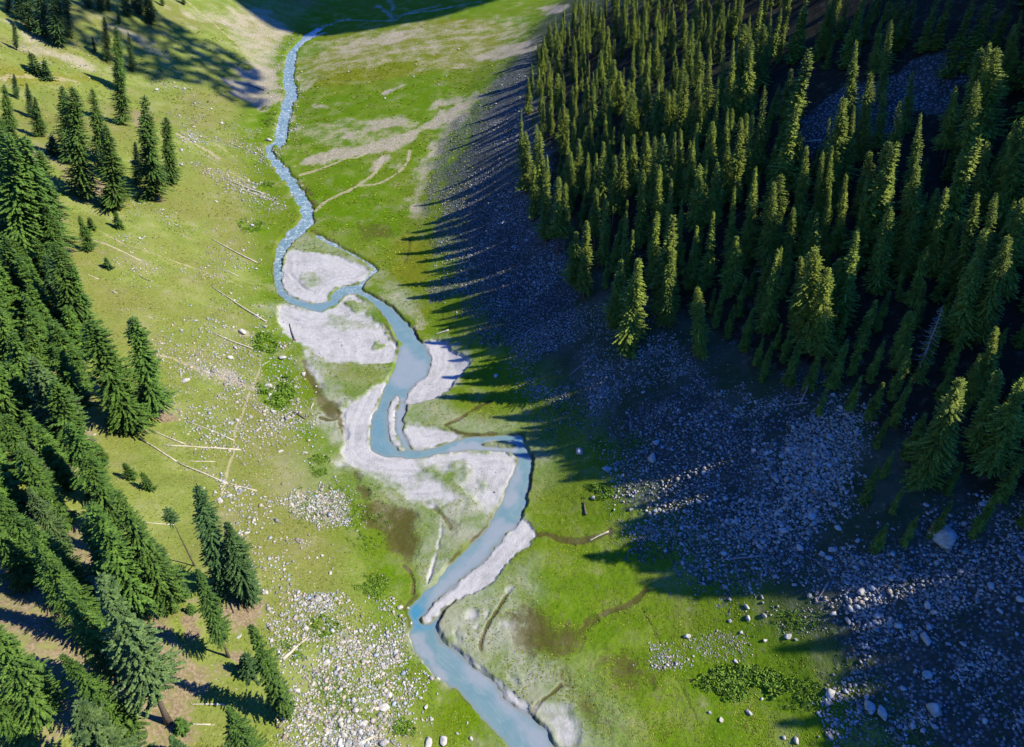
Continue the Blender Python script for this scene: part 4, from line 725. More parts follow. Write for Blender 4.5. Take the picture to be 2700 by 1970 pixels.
def fill(test, n, box, h, d):
    k = tries = 0
    while k < n and tries < 20000:
        tries += 1; x_ = r3.uniform(box[0], box[1]); y_ = r3.uniform(box[2], box[3])
        if not test(x_, y_) or not clear(x_, y_, d): continue
        FOREST.append((x_, y_, r3.uniform(*h), r3.uniform(0.9, 1.25))); TREE_XY.append((x_, y_)); k += 1
UNDER = px('P', [(1225,330),(1480,260),(1760,330),(1900,420),(2264,330),(2290,1250),(2060,1330),(1930,1240),(1880,960),(1640,830),(1560,690),(1330,640)])
GULLY = px('R3', [(1280,610),(1420,400),(1620,330),(1900,225),(2080,180),(2085,345),(1860,470),(1620,560),(1400,690)])
def in_view_poly(poly):
    def f(x_, y_):
        q_ = project(np.array([[x_, y_, float(zbase(x_, y_))]])).T
        return poly_sdf(*q_, poly)[0] > 0 and poly_sdf(*q_, GULLY)[0] < 0
    return f
DENSE = px('P', [(1185,130),(1290,10),(1500,-40),(1990,-40),(1990,300),(1760,420),(1560,640),(1330,590),(1190,420)])
fill(in_view_poly(DENSE), 260, (5, 190, 130, 520), (8, 14), 3.2)
fill(in_view_poly(UNDER), 130, (20, 170, 80, 260), (7, 13), 4.0)     # low shaded trees between the tall ones
LIM_Y, LIM_X = [600, 700, 830, 920, 1050, 1160, 1262, 1305, 1345, 1380, 1440, 1500, 1600, 1652], [960, 1000, 1000, 1160, 1260, 1350, 1400, 1440, 1800, 1800, 1705, 1830, 1715, 1760]
def outside(x_, y_, h=30.0):
    z_ = float(zbase(x_, y_))
    if project(np.array([[x_, y_, z_+8]]))[0, 0] < 2740: return False
    t_ = np.arange(4.0, 240.0, 2.0); gx, gy = x_-TO_SUN.x*t_, y_-TO_SUN.y*t_
    k_ = np.argmax(zbase(gx, gy) > z_+h-TO_SUN.z*t_)            # where the shadow of its tip falls
    q_ = project(np.array([gx[k_], gy[k_], z_+h-TO_SUN.z*t_[k_]]))*2264/2700
    return k_ == 0 or q_[0] > np.interp(q_[1], LIM_Y, LIM_X)
for tip in [(1000,700),(1010,770),(980,830),(1100,885),(1160,920),(1260,1050),(1300,1000),(1500,1180),(1600,1230),(1360,1160),(1380,1205),(1405,1262),(1435,1305),(1700,1440),(1715,1600),(1800,1380)]:
    g_ = ground('P', [tip])[0]; t_ = 10.0                          # the tree whose tip throws its shadow here
    while float(zbase(g_[0]+TO_SUN.x*t_, g_[1]+TO_SUN.y*t_))+28 > g_[2]+TO_SUN.z*t_ and t_ < 220: t_ += 1.0
    FOREST.append((g_[0]+TO_SUN.x*t_, g_[1]+TO_SUN.y*t_, 28.0, 1.1)); TREE_XY.append(FOREST[-1][:2])
N_IN = len(FOREST)
fill(outside, 620, (80, 230, 5, 215), (24, 31), 3.6)
def beyond_left(x_, y_): return project(np.array([[x_, y_, float(zbase(x_, y_))+8]]))[0, 0] < -60
LEFTWOOD = px('P', [(-20,300),(50,330),(120,500),(170,690),(215,860),(205,980),(215,1080),(330,1330),(380,1390),(300,1460),(150,1270),(-20,1230)])
fill(in_view_poly(LEFTWOOD), 60, (-190, -40, 55, 270), (11, 20), 4.6)
fill(beyond_left, 70, (-230, -70, 30, 230), (20, 31), 7.0)      # the left stand goes on outside the view
Vs, Q1, T1, off, nb_ = [], [], [], 0, []
lite = [crown_mesh(28, 2.9, 0.05, 601+k, taper=0.72, droop=0.4, step=0.6, per=7.5, blade=1.0) for k in range(3)]
def mesh_arrays(m):
    V = np.empty(len(m.vertices)*3, np.float32); m.vertices.foreach_get('co', V); return V.reshape(-1, 3)
coarse = [crown_mesh(28, 3.2, 0.05, 651+k, taper=0.6, droop=0.4, step=1.3, per=6, blade=2.4) for k in range(3)]
LV = [mesh_arrays(m) for m in lite+coarse]
TV, TQ, TT = cone_tube([[0, 0, -0.6], [0, 0, 12], [0, 0, 27]], [0.4, 0.25, 0.05], 6, 3)
fq, ft, tq, Tn = [], [], [], []
for k, (x_, y_, h_, w_) in enumerate(FOREST):
    V = LV[k % 3+(3 if k >= N_IN else 0)]; a = r3.uniform(0, 6.28); s_ = h_/28; ca, sa = math.cos(a), math.sin(a)
    n = len(V)//5; i = off+np.arange(n)*5
    P = np.stack([(V[:, 0]*ca-V[:, 1]*sa)*s_*w_, (V[:, 0]*sa+V[:, 1]*ca)*s_*w_, V[:, 2]*s_], 1)+[x_, y_, float(zground(x_, y_))-0.2]
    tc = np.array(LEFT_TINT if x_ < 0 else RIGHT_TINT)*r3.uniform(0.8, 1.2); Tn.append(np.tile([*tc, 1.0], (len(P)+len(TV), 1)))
    Vs.append(P); fq.append(np.stack([i, i+1, i+2, i+4], 1)); ft.append(np.stack([i+4, i+2, i+3], 1)); off += len(V)
    Vs.append(TV*[s_, s_, s_]+[x_, y_, float(zground(x_, y_))-0.2]); tq.append(TQ+off); off += len(TV)
fq = np.vstack(fq); tq = np.vstack(tq); ft = np.vstack(ft)
me = new_mesh('forest', np.vstack(Vs), [fq, tq, ft], [MAT['needles_mixed'], MAT['bark']])
color_attr(me, 'tone', np.vstack(Tn))
me.polygons.foreach_set('material_index', np.concatenate([np.zeros(len(fq), np.int32), np.ones(len(tq), np.int32), np.zeros(len(ft), np.int32)]))
link('forest', me, kind='stuff', label='the rest of the dark spruce forest on both slopes, low shaded trees and far crowns')

# ---- dead standing snags
def snag(tag, tip, base, label, nb=26, sp=1.1):
    P, H, lean = tree_from(tag, tip, base); r_ = np.random.RandomState(int(H*100) % 1000)
    r = bpy.data.objects.new('dead_tree', None); C.objects.link(r); r.location = P; r.rotation_euler = (0, lean, 0); r['label'] = label; r['category'] = 'dead tree'; r['group'] = 'bare dead trees'
    link('trunk', trunk_mesh(H, 0.24, 5, mat='snag_wood'), r)
    Vs, Qs, Ts, o = [], [], [], 0
    for k in range(nb):
        z = H*(0.3+0.68*k/nb); a = k*2.4+r_.rand(); L = sp*(1.15-z/H)*(0.8+0.8*r_.rand())+0.25
        p = np.array([[0, 0, z], [math.cos(a)*L*0.6, math.sin(a)*L*0.6, z-0.18*L], [math.cos(a)*L, math.sin(a)*L, z-0.12*L]])
        V, Q, T = cone_tube(p, [0.06, 0.04, 0.015], 5, k); Vs.append(V); Qs.append(Q+o); Ts.append(T+o); o += len(V)
    link('branches', new_mesh('branches', np.vstack(Vs), [np.vstack(Qs), np.vstack(Ts)], [MAT['snag_wood']]), r)
snag('R8', (1862,578), (1722,955), 'pale grey dead tree with bare branches on the right slope', 60, 1.9)
snag('R8', (1382,748), (1345,862), 'short thin grey dead stem below the golden-topped spruce', 14, 0.6)
snag('R8', (1192,972), (1155,1055), 'grey broken dead stem standing by the scree edge', 8, 0.4)

# ---- stones
def ico(sub):
    import bmesh
    b = bmesh.new(); bmesh.ops.create_icosphere(b, subdivisions=sub, radius=1.0)
    V = np.array([v.co[:] for v in b.verts]); Fc = np.array([[v.index for v in f.verts] for f in b.faces]); b.free(); return V, Fc
ICO = {k: ico(k) for k in (1, 2, 3)}
def rock_shape(seed, sub, planes=11, noise=0.05):
    r_ = np.random.RandomState(seed); V, Fc = ICO[sub]; V = V/np.linalg.norm(V, axis=1)[:, None]
    nrm = r_.randn(planes, 3); nrm /= np.linalg.norm(nrm, axis=1)[:, None]; d = r_.uniform(0.45, 0.72, planes)
    c = V@nrm.T; s = np.where(c > 1e-3, d/np.maximum(c, 1e-3), 9).min(1); s = np.minimum(s, 1.0)
    s = s*(1+noise*(r_.rand(len(V))-0.5)*2)
    return V*s[:, None]*np.array([1, r_.uniform(0.65, 0.95), r_.uniform(0.5, 0.8)]), Fc
ROCKS = [new_mesh('boulder', *(lambda VF: (VF[0], [VF[1]]))(rock_shape(300+k, 3, 17, 0.02)), [MAT['stone']]) for k in range(9)]
BOULDERS = [
 ('B', 'in the lower left boulder field', [(1370,1070,85),(1330,1180,140),(1220,1210,60),(1090,1210,70),(730,1245,50),(1690,1170,70),(1645,1090,50),(990,1420,80),(960,1490,110),(1130,515,60),(670,510,70),(770,265,90),(1320,820,90),(1000,860,60),(1430,690,60),(1110,610,50),(1030,610,60),(660,300,70),(320,210,80),(100,580,60),(730,990,50),(840,800,70),(880,40,60),(480,10,50),(1240,640,50),(1350,690,50),(1740,1280,50),(540,1250,45),(390,375,40),(620,1385,45),(1080,780,40),(1330,1490,110),(1140,1490,90)]),
 ('B', 'by the left bank of the lower river', [(1790,900,65),(1710,1480,110),(1840,1470,110),(1470,320,80),(1530,305,40),(2045,1310,35),(2075,1445,50),(1960,1400,40),(1560,430,35)]),
 ('M', 'around the dark green shrub patch', [(430,610,85),(465,785,55),(690,515,55),(540,400,70),(245,215,80),(195,330,40),(160,400,65),(525,320,35),(410,175,60),(630,610,40),(700,1090,60),(520,1080,55),(350,90,40),(305,830,50),(380,860,40),(600,1465,60),(80,1440,65)]),
 ('R9', 'in the blue shade of the right scree', [(1205,360,65),(410,80,55),(1525,890,40),(1640,910,50),(1770,970,80),(1300,1250,65),(1500,1310,70),(1560,1345,80),(1820,1330,95),(1310,530,60),(1260,550,45),(1290,570,40),(1780,810,50),(1450,740,50),(1600,670,60),(1825,595,40),(2100,710,45),(2140,830,40),(1820,1410,34),(1960,1000,40),(2070,1380,40),(1480,1265,40),(1780,1150,60),(1660,1220,35),(770,550,45),(560,500,35),(1070,435,60),(1145,525,60),(940,510,40),(1030,185,45),(1340,420,50),(2240,780,50),(1315,850,40),(1385,880,45),(1120,705,35),(960,765,30),(800,775,28),(700,300,35),(880,350,30),(470,340,28)]),
 ('R9', 'on the sunlit grass by the right scree', [(190,130,60),(265,160,35),(50,35,75),(120,270,38),(590,960,50),(895,1340,45),(755,1375,35),(700,1340,25),(890,870,45),(970,860,40),(1090,960,40),(975,980,30),(1130,975,25),(800,885,30),(450,330,30),(310,330,35),(1130,1480,50),(1070,1465,30),(885,815,40),(855,940,30),(830,1085,30),(960,1270,22),(320,1100,14)]),
 ('R8', 'on the shaded slope under the front spruces', [(435,1260,65),(415,1340,60),(930,1060,35),(545,1095,30),(370,1010,35),(125,925,25),(290,1110,26),(600,1120,24)]),
 ('R1', 'on the upper left meadow', [(1040,600,40),(1470,820,32),(1670,1500,48),(1435,1340,30),(1080,1395,30),(1400,725,24),(1205,1100,36),(1205,1000,36),(1160,580,26)]),
 ('R4', 'on the left meadow below the big spruce pair', [(1155,955,70),(890,670,30),(1590,255,30),(590,1290,30)]),
 ('T', 'on the far meadow beyond the river bend', [(620,540,24),(1120,485,28),(1105,575,26),(1290,635,24),(890,735,26),(1350,570,20),(1440,370,34),(690,625,18),(1540,520,18)]),
]
r4 = random.Random(9); n_b = 0; ROCK_XY = []
def boulder(tag, cx, cy, wpx, label, group, flat=1.0):
    global n_b
    G = hit(px(tag, [(cx, cy)]), zbase)[0]; d = math.sqrt(G[0]**2+G[1]**2+(CAM_H-G[2])**2)
    rad = 0.48*(wpx/CROPS[tag][2])*d/1800.0
    o = link('boulder', ROCKS[n_b % 9]); n_b += 1
    o.location = (G[0], G[1], float(zground(G[0], G[1]))+rad*0.22); o.rotation_euler = (r4.uniform(-.3, .3), r4.uniform(-.3, .3), r4.uniform(0, 6.28)); o.scale = (rad*r4.uniform(.95, 1.15), rad*r4.uniform(.85, 1.1), rad*r4.uniform(.8, 1.1)*flat)
    o.color = (1, 1, 1, 1); o['label'] = label; o['category'] = 'boulder'; o['group'] = group
    ROCK_XY.append((G[0], G[1], rad))
for tag, where, lst in BOULDERS:
    lst = sorted(lst); big = sorted(lst, key=lambda b: -b[2])
    for k, (cx, cy, wpx) in enumerate(lst):
        size = 'largest' if (cx, cy, wpx) == big[0] else None
        how = 'leftmost' if k == 0 else 'rightmost' if k == len(lst)-1 else ordin(k)+' from the left'
        lab = ('largest pale boulder %s' % where) if size else ('%s boulder %s, %s' % ('big pale' if wpx > 55 else 'pale', where, how))
        boulder(tag, cx, cy, wpx, lab, 'boulders '+where)
boulder('R9', 1860, 470, 165, 'huge pale triangular boulder alone in the right shade', 'boulders in the blue shade of the right scree')
boulder('R1', 1785, 932, 46, 'dark boulder at the left edge of the upper rapids', 'boulders along the rapids'); 
boulder('R6', 1435, 925, 50, 'pale boulder at the shadow edge beside the upper sand bar', 'boulders along the rapids')

# loose stones too many to count: one object
SMALL = [rock_shape(400+k, 1, 8, 0.08) for k in range(10)]
STONES = [  # crop, outline, number, smallest, largest radius (m), clumping
 ('P', [(300,420),(590,430),(600,650),(700,950),(760,1150),(880,1330),(560,1330),(470,1050),(380,900),(300,700),(230,560)], 7000, .15, .58, .4),
 ('R1', [(1170,860),(1300,870),(1500,1000),(1750,1200),(1900,1400),(1700,1310),(1450,1180),(1200,1050)], 2200, .20, .75, .6),
 ('R1', [(900,500),(1200,560),(1700,800),(1850,1150),(1300,900),(1000,650)], 1800, .20, .70, .5),
 ('R4', [(1120,810),(1250,850),(1420,880),(1520,950),(1610,1010),(1540,1020),(1380,960),(1200,915)], 700, .14, .42, .2),
 ('R4', [(1540,1090),(1700,1140),(1830,1160),(1960,1250),(1900,1330),(1700,1290),(1560,1180)], 520, .14, .5, .3),
 ('R4', [(930,120),(1020,110),(1080,190),(1000,220)], 90, .12, .4, .2), ('R4', [(1240,520),(1650,600),(1700,680),(1500,700),(1330,620)], 160, .15, .5, .5),
 ('M', [(590,1440),(700,1405),(850,1360),(970,1420),(1030,1520),(1020,1620),(900,1600),(760,1550),(640,1500)], 1300, .14, .5, .05),
 ('M', [(560,1280),(1000,1300),(1150,1600),(1050,1652),(500,1652),(400,1400)], 1400, .12, .4, .25),
 ('B', [(250,180),(900,150),(1400,250),(1560,500),(1780,900),(1830,1300),(1500,1540),(450,1540),(520,1100),(380,700),(250,450)], 9500, .08, .44, .28),
 ('B', [(880,1340),(1300,1330),(1420,1540),(850,1540)], 500, .15, .5, .2), ('B', [(550,200),(860,170),(900,330),(550,380)], 300, .14, .5, .3), ('B', [(930,500),(1500,520),(1700,900),(1300,750),(1000,700)], 600, .14, .5, .4),
 ('R9', [(400,1000),(480,985),(560,1040),(620,1100),(560,1130),(430,1130),(390,1090)], 420, .10, .34, .0), ('R9', [(560,1000),(700,940),(860,930),(920,1040),(860,1090),(680,1090)], 600, .08, .26, .3), ('R9', [(780,800),(1120,790),(1300,900),(1200,950),(900,960)], 150, .1, .3, .4), ('R9', [(260,420),(420,400),(530,450),(420,490),(280,470)], 300, .1, .32, .0),
 ('R9', [(120,-80),(500,-250),(900,-350),(1450,-250),(1500,50),(1430,300),(1600,420),(2000,250),(2350,60),(3000,100),(3000,1700),(1250,1700),(1150,1380),(1450,1080),(1400,850),(1000,770),(720,700),(480,700),(600,560),(300,480),(210,320)], 14500, .10, .55, .7),
 ('R9', [(820,60),(980,0),(1240,20),(1420,80),(1400,360),(1180,420),(900,500),(780,420),(860,250)], 3600, .12, .60, .25),
 ('R9', [(1250,560),(1700,500),(1950,700),(1850,1000),(1500,950),(1300,800)], 1300, .12, .5, .4), ('R9', [(1250,1250),(1900,1050),(2300,1100),(2300,1560),(1250,1560)], 1700, .12, .5, .4),
 ('R8', [(-250,620),(100,560),(480,640),(620,820),(760,900),(1050,1040),(850,1120),(480,1130),(100,1180),(-100,1100),(-300,900)], 7500, .10, .40, .35),
 ('R8', [(860,1040),(1040,1000),(1060,1080),(1700,1090),(1780,1180),(1400,1350),(960,1320),(830,1150)], 2200, .12, .45, .5),
 ('R6', [(1150,540),(1400,480),(1690,395),(1690,420),(1400,520),(1180,565)], 220, .12, .36, .0), ('R6', [(1580,1030),(1700,980),(1890,990),(1890,1080),(1660,1060)], 420, .12, .4, .0), ('R6', [(1020,320),(1240,320),(1120,460),(1010,470)], 260, .12, .4, .2), ('R6', [(1280,640),(1460,600),(1400,640),(1300,670)], 60, .12, .34, .0),
 ('R8', [(340,800),(560,745),(560,770),(360,830)], 200, .12, .4, .0), ('R8', [(120,900),(330,830),(350,850),(140,930)], 80, .12, .35, .0), ('R8', [(180,380),(470,285),(470,300),(200,390)], 120, .15, .45, .2), ('R8', [(0,1270),(480,1180),(480,1200),(100,1300),(0,1330)], 160, .12, .4, .2),
 ('R1', [(1500,480),(1860,430),(1880,560),(1780,760),(1560,640)], 500, .12, .45, .3), ('R1', [(1150,40),(1500,30),(2000,220),(1880,430),(1600,420),(1250,200)], 700, .14, .5, .5), ('R1', [(0,90),(300,260),(560,370),(760,440),(740,520),(400,430),(120,320),(0,260)], 500, .15, .6, .3), ('R1', [(560,60),(1100,320),(1200,420),(900,340)], 200, .15, .5, .4),
 ('T', [(480,360),(900,230),(1350,190),(1300,280),(900,350),(520,430)], 700, .14, .4, .3), ('T', [(200,200),(1500,100),(1900,300),(1300,700),(300,700)], 500, .14, .45, .6), ('R2', [(480,1100),(800,960),(1200,870),(1500,700),(1640,690),(1300,880),(1000,1000),(600,1090)], 700, .10, .3, .3), ('R2', [(700,910),(1000,800),(1240,775),(1230,820),(900,900)], 500, .10, .3, .2),
 ('P', [(985,330),(1060,230),(1180,140),(1200,300),(1240,520),(1280,640),(1100,700),(990,640),(960,500)], 5200, .14, .55, .35),
 ('R6', [(480,1120),(640,1030),(740,980),(660,1170),(650,1370),(880,1440),(1370,1390),(1540,1440),(1470,1640),(900,1640),(560,1470),(490,1260)], 900, .04, .20, .5), ('R6', [(90,520),(260,510),(520,420),(640,480),(800,720),(740,840),(440,830),(200,690)], 700, .05, .24, .5), ('R6', [(130,170),(340,170),(640,255),(540,340),(380,440),(180,410),(110,300)], 400, .05, .24, .5), ('R6', [(980,700),(1130,690),(1270,830),(1140,1010),(900,1090),(1020,850)], 350, .04, .2, .5), ('R7', [(1030,360),(1100,440),(900,670),(680,790),(490,920),(600,760),(900,480)], 350, .04, .2, .5),
 ('R2', [(330,300),(360,700),(310,900),(230,1000),(300,1100),(430,1250),(470,1250),(330,1040),(440,860),(470,600),(500,300),(560,240),(430,270)], 1600, .16, .7, .2),
]
rs = np.random.RandomState(77); Vs, Fs, Tn, off = [], [], [], 0
for tag, outline, n, lo, hi_, clump in STONES:
    pp = px(tag, outline); a, b = pp.min(0), pp.max(0)
    cand = a+rs.rand(n*6, 2)*(b-a); cand = cand[poly_sdf(cand[:, 0], cand[:, 1], pp) > 2+rs.randn(len(cand))*min(18.0, 0.16*float((b-a).min()))][:n*3]
    G = hit(cand, zbase); f = fbm(G[:, 0], G[:, 1], 13, 201, 4)+0.5*fbm(G[:, 0], G[:, 1], 3, 205, 2)
    keep_ = (rs.rand(len(G)) < np.clip(0.5+(f-0.02)*clump*5.0, 0.02, 1)) | (clump == 0)
    G = G[keep_][:n]; wet = grid_lookup(WSD, G[:, 0], G[:, 1]) < (1.6 if tag == 'R2' else -0.4); G = G[wet]
    m = len(G); rad = lo+(hi_-lo)*rs.rand(m)**3.0*(1+1.1*(rs.rand(m) < 0.07)); z = zground(G[:, 0], G[:, 1])+rad*0.18
    kk = rs.randint(0, len(SMALL), m); ang = rs.rand(m)*6.28
    for q in range(len(SMALL)):
        sel = np.where(kk == q)[0]
        if not len(sel): continue
        V, Fc = SMALL[q]; ca, sa = np.cos(ang[sel])[:, None], np.sin(ang[sel])[:, None]
        P = np.stack([V[:, 0]*ca-V[:, 1]*sa, V[:, 0]*sa+V[:, 1]*ca, np.repeat(V[None, :, 2], len(sel), 0)*(0.7+0.5*rs.rand(len(sel), 1))], -1)*rad[sel][:, None, None]
        P += np.stack([G[sel, 0], G[sel, 1], z[sel]], 1)[:, None, :]
        tn = 0.50+0.65*rs.rand(len(sel), 1); wm = 1+0.10*rs.randn(len(sel), 1); Tn.append(np.repeat(np.hstack([tn*wm, tn, tn/wm, np.ones_like(tn)]), len(V), 0))
        Vs.append(P.reshape(-1, 3)); Fs.append((Fc[None]+(off+np.arange(len(sel))*len(V))[:, None, None]).reshape(-1, 3)); off += len(sel)*len(V)
me = new_mesh('loose_stones', np.vstack(Vs), [np.vstack(Fs)], [MAT['loose']]); color_attr(me, 'tone', np.vstack(Tn))
o = link('loose_stones', me, kind='stuff', label='countless pale loose stones strewn over both slopes'); o.color = (1, 1, 1, 1)
print('stones', off, 'trees', len(TREE_XY), 'boulders', n_b)

# ---- fallen logs
LOGS = [
 ('R4', (1315,70), (1600,215), .26, 'p', 'long pale log on the meadow left of the river loop, upper of two'), ('R4', (1380,255), (1480,300), .2, 'p', 'short pale log below the long one left of the river loop'), ('R4', (1315,365), (1660,590), .28, 'p', 'longest pale log pointing down to the sand bar'), ('R4', (1320,655), (1600,765), .26, 'p', 'pale log ending at the bright green shrubs'),
 ('R4', (590,75), (880,210), .2, 'p', 'thin pale log right of the short speckled spruce'), ('R4', (1155,1205), (1460,1330), .2, 'p', 'pale log meeting the footpath from the upper left'), ('R4', (950,1265), (1150,1350), .2, 'p', 'pale log starting at the yellow herbs'), ('R4', (1010,1355), (1500,1385), .26, 'p', 'long level log lying across the footpath'), ('R4', (850,1300), (1100,1460), .2, 'p', 'pale log slanting from the big spruce foot'), ('R4', (1100,1460), (1420,1600), .26, 'p', 'pale log crossing the lower footpath'), ('R4', (1165,1455), (1340,1458), .15, 'p', 'thin level stick under the long level log'),
 ('R4', (540,290), (615,325), .2, 'p', 'short pale log beside the left forest edge'), ('R4', (690,388), (730,412), .18, 'p', 'very short pale log lowest of three on the bare meadow'), ('R4', (870,308), (935,335), .18, 'd', 'short grey log highest of three on the bare meadow'), ('R4', (1800,590), (1835,705), .3, 'd', 'dark driftwood log on the pale sand'), ('R4', (1812,1142), (1900,1192), .28, 'd', 'dark log below the dark green shrub patch'), ('R4', (1932,1140), (1950,1095), .22, 'p', 'short pale log beside the muddy stream'),
 ('R5', (1920,970), (1760,1110), .34, 'p', 'thick pale log in the lower left boulder field'), ('R5', (890,255), (1090,272), .16, 'p', 'thin level log behind the tufted pole'), ('R5', (1190,1388), (1400,1390), .16, 'p', 'thin level log near the bottom left soil'), ('R5', (1190,1512), (1310,1515), .16, 'p', 'thin short stick near the bottom edge'), ('R5', (1420,10), (1600,60), .2, 'p', 'pale log continuing below the footpath end'),
 ('R1', (1480,1180), (1750,1285), .3, 'p', 'pale log, longer of two by the rapids'), ('R1', (1560,1240), (1705,1292), .26, 'p', 'pale log, shorter of two by the rapids'), ('R1', (1640,560), (1750,600), .35, 'd', 'dark log on the brown scree by the rapids'),
 ('R6', (1055,655), (1140,630), .3, 'p', 'pale log by the upper sand bar at the shadow edge'), ('R7', (1370,265), (1385,340), .34, 'd', 'dark upright log on the green meadow by a boulder'), ('R7', (1400,485), (1512,430), .22, 'p', 'thin pale log beside the brown ditch'),
 ('R9', (730,582), (965,558), .24, 'g', 'long grey log in shade at the lower scree'), ('R9', (1225,795), (1290,690), .22, 'g', 'steeper one of two crossed grey logs in shade'), ('R9', (1228,797), (1290,780), .18, 'g', 'flatter one of two crossed grey logs in shade'), ('R9', (980,560), (980,660), .16, 'g', 'short grey log hanging down from the long shaded one'), ('R9', (1080,160), (1165,20), .22, 'g', 'grey log on the scree tongue in shade'), ('R9', (1490,570), (1560,470), .2, 'g', 'grey log right of the scree tongue in shade'), ('R9', (1410,865), (1520,855), .2, 'g', 'grey log low on the shaded scree'), ('R9', (1960,410), (2030,450), .2, 'g', 'grey log right of the huge triangular boulder'),
 ('R8', (1065,1075), (1190,1060), .2, 'g', 'grey log at the top of the shaded scree'), ('R8', (0,925), (110,840), .2, 'g', 'grey log on the shaded slope left of the front trees'), ('B', (668,1522), (742,1470), .2, 'p', 'pale log cut by the bottom edge'), ('B', (1080,1512), (1240,1440), .28, 'p', 'pale log among bottom edge boulders'), ('R8', (925,412), (1030,405), .26, 'p', 'short sunlit log inside the dark forest'), ('R3', (1320,608), (1400,600), .24, 'p', 'pale log at the lower end of the grey gully'),
]
WOOD = {'p': 'pale_wood', 'd': 'bark', 'g': 'snag_wood'}
for k, (tag, a, b, dia, wood, lab) in enumerate(LOGS):
    G = hit(px(tag, [a, b]), zbase); n = 7; t = np.linspace(0, 1, n)[:, None]; P = G[0]*(1-t)+G[1]*t
    P[:, 2] = np.maximum(zground(P[:, 0], P[:, 1]), zground(P[:, 0], P[:, 1]))+dia*0.55
    P[:, 2] = np.linspace(P[0, 2], P[-1, 2], n)*0.5+P[:, 2]*0.5; O = P[n//2].copy()
    rl = np.random.RandomState(900+k); ln_ = np.linalg.norm(G[1]-G[0]); side = np.array([-(G[1]-G[0])[1], (G[1]-G[0])[0], 0])/ln_
    P = P+side[None]*(math.sin(k*1.7)*0.012*ln_*np.sin(t*3.1)+0.10*(rl.rand(n, 1)-0.5))
    V, Q, T = cone_tube(P-O, np.linspace(dia*0.36, dia*0.80, n)*1.15, 8, k)
    Vl, Ql, Tl, o2 = [V], [Q], [T], len(V)
    for b in range(int(3+ln_/2.5)):                            # broken branch stubs, then a splayed root end
        f_ = rl.uniform(0.02, 0.75); c_ = P[0]*(1-f_)+P[-1]*f_-O+[0, 0, dia*0.3]; L = rl.uniform(0.3, 1.1)*(1.2-f_); aa = rl.uniform(0, 6.28)
        V2, Q2, T2 = cone_tube([c_, c_+np.array([math.cos(aa)*L, math.sin(aa)*L, 0.25*L])], [dia*0.16, dia*0.05], 5, b); Vl.append(V2); Ql.append(Q2+o2); Tl.append(T2+o2); o2 += len(V2)
    if ln_ > 6 and k % 2 == 0:
        for b in range(5):
            aa = b*1.25+rl.rand(); c_ = P[-1]-O; L = dia*rl.uniform(1.6, 3.0)
            V2, Q2, T2 = cone_tube([c_, c_+side*math.cos(aa)*L+np.array([0, 0, abs(math.sin(aa))*L])], [dia*0.4, dia*0.12], 5, b); Vl.append(V2); Ql.append(Q2+o2); Tl.append(T2+o2); o2 += len(V2)
    V, Q, T = np.vstack(Vl), np.vstack(Ql), np.vstack(Tl)
    o = link('fallen_log', new_mesh('fallen_log', V, [Q, T], [MAT[WOOD[wood]]], True), None, label=lab, category='log', group='fallen logs'); o.location = O

# ---- low leafy growth: one object
GROWTH = [('B', [(250,250),(900,150),(1400,250),(1560,500),(1780,900),(1830,1300),(1500,1540),(450,1540),(520,1100),(380,700)], 2600, .10, .30), ('M', [(560,1280),(1000,1300),(1150,1600),(1050,1652),(500,1652)], 900, .12, .4), ('R4', [(1570,640),(1680,650),(1740,760),(1700,830),(1620,780)], 240, .6, 1.4), ('R4', [(1610,950),(1680,860),(1790,860),(1840,980),(1830,1130),(1720,1150),(1620,1080)], 520, .6, 1.5), ('R9', [(620,1110),(780,1100),(1000,1130),(1130,1180),(1050,1270),(760,1290),(620,1240)], 800, .35, 1.0), ('R7', [(1340,180),(1420,150),(1560,190),(1560,260),(1440,250),(1340,240)], 420, .3, .7),
 ('R1', [(1660,1200),(1780,1190),(1830,1240),(1700,1250)], 200, .4, 1.0), ('R1', [(1560,1440),(1740,1480),(1780,1550),(1620,1540)], 220, .3, .8), ('R1', [(1700,760),(1850,690),(1800,800),(1720,860)], 220, .4, .9), ('B', [(500,560),(640,520),(700,760),(480,860),(430,760)], 140, .3, .7), ('B', [(620,380),(950,420),(1000,600),(760,600)], 140, .3, .7), ('B', [(560,980),(1050,950),(1100,1200),(900,1320),(600,1250)], 140, .3, .7), ('B', [(1380,1280),(1600,1260),(1640,1420),(1450,1440)], 140, .3, .7),
 ('B', [(1050,30),(1300,20),(1420,260),(1250,230),(1080,120)], 420, .25, .6), ('M', [(720,1080),(820,1120),(900,1280),(780,1260)], 260, .25, .6), ('R9', [(1000,800),(1300,900),(1250,940),(1000,880)], 200, .2, .5), ('R9', [(1000,1220),(1300,1150),(1250,1330),(1050,1350)], 260, .25, .6), ('R7', [(20,120),(150,350),(300,600),(250,640),(80,420),(0,250)], 380, .2, .5), ('R8', [(100,1260),(420,1190),(430,1240),(150,1310)], 200, .25, .6)]
Vs, off = [], 0
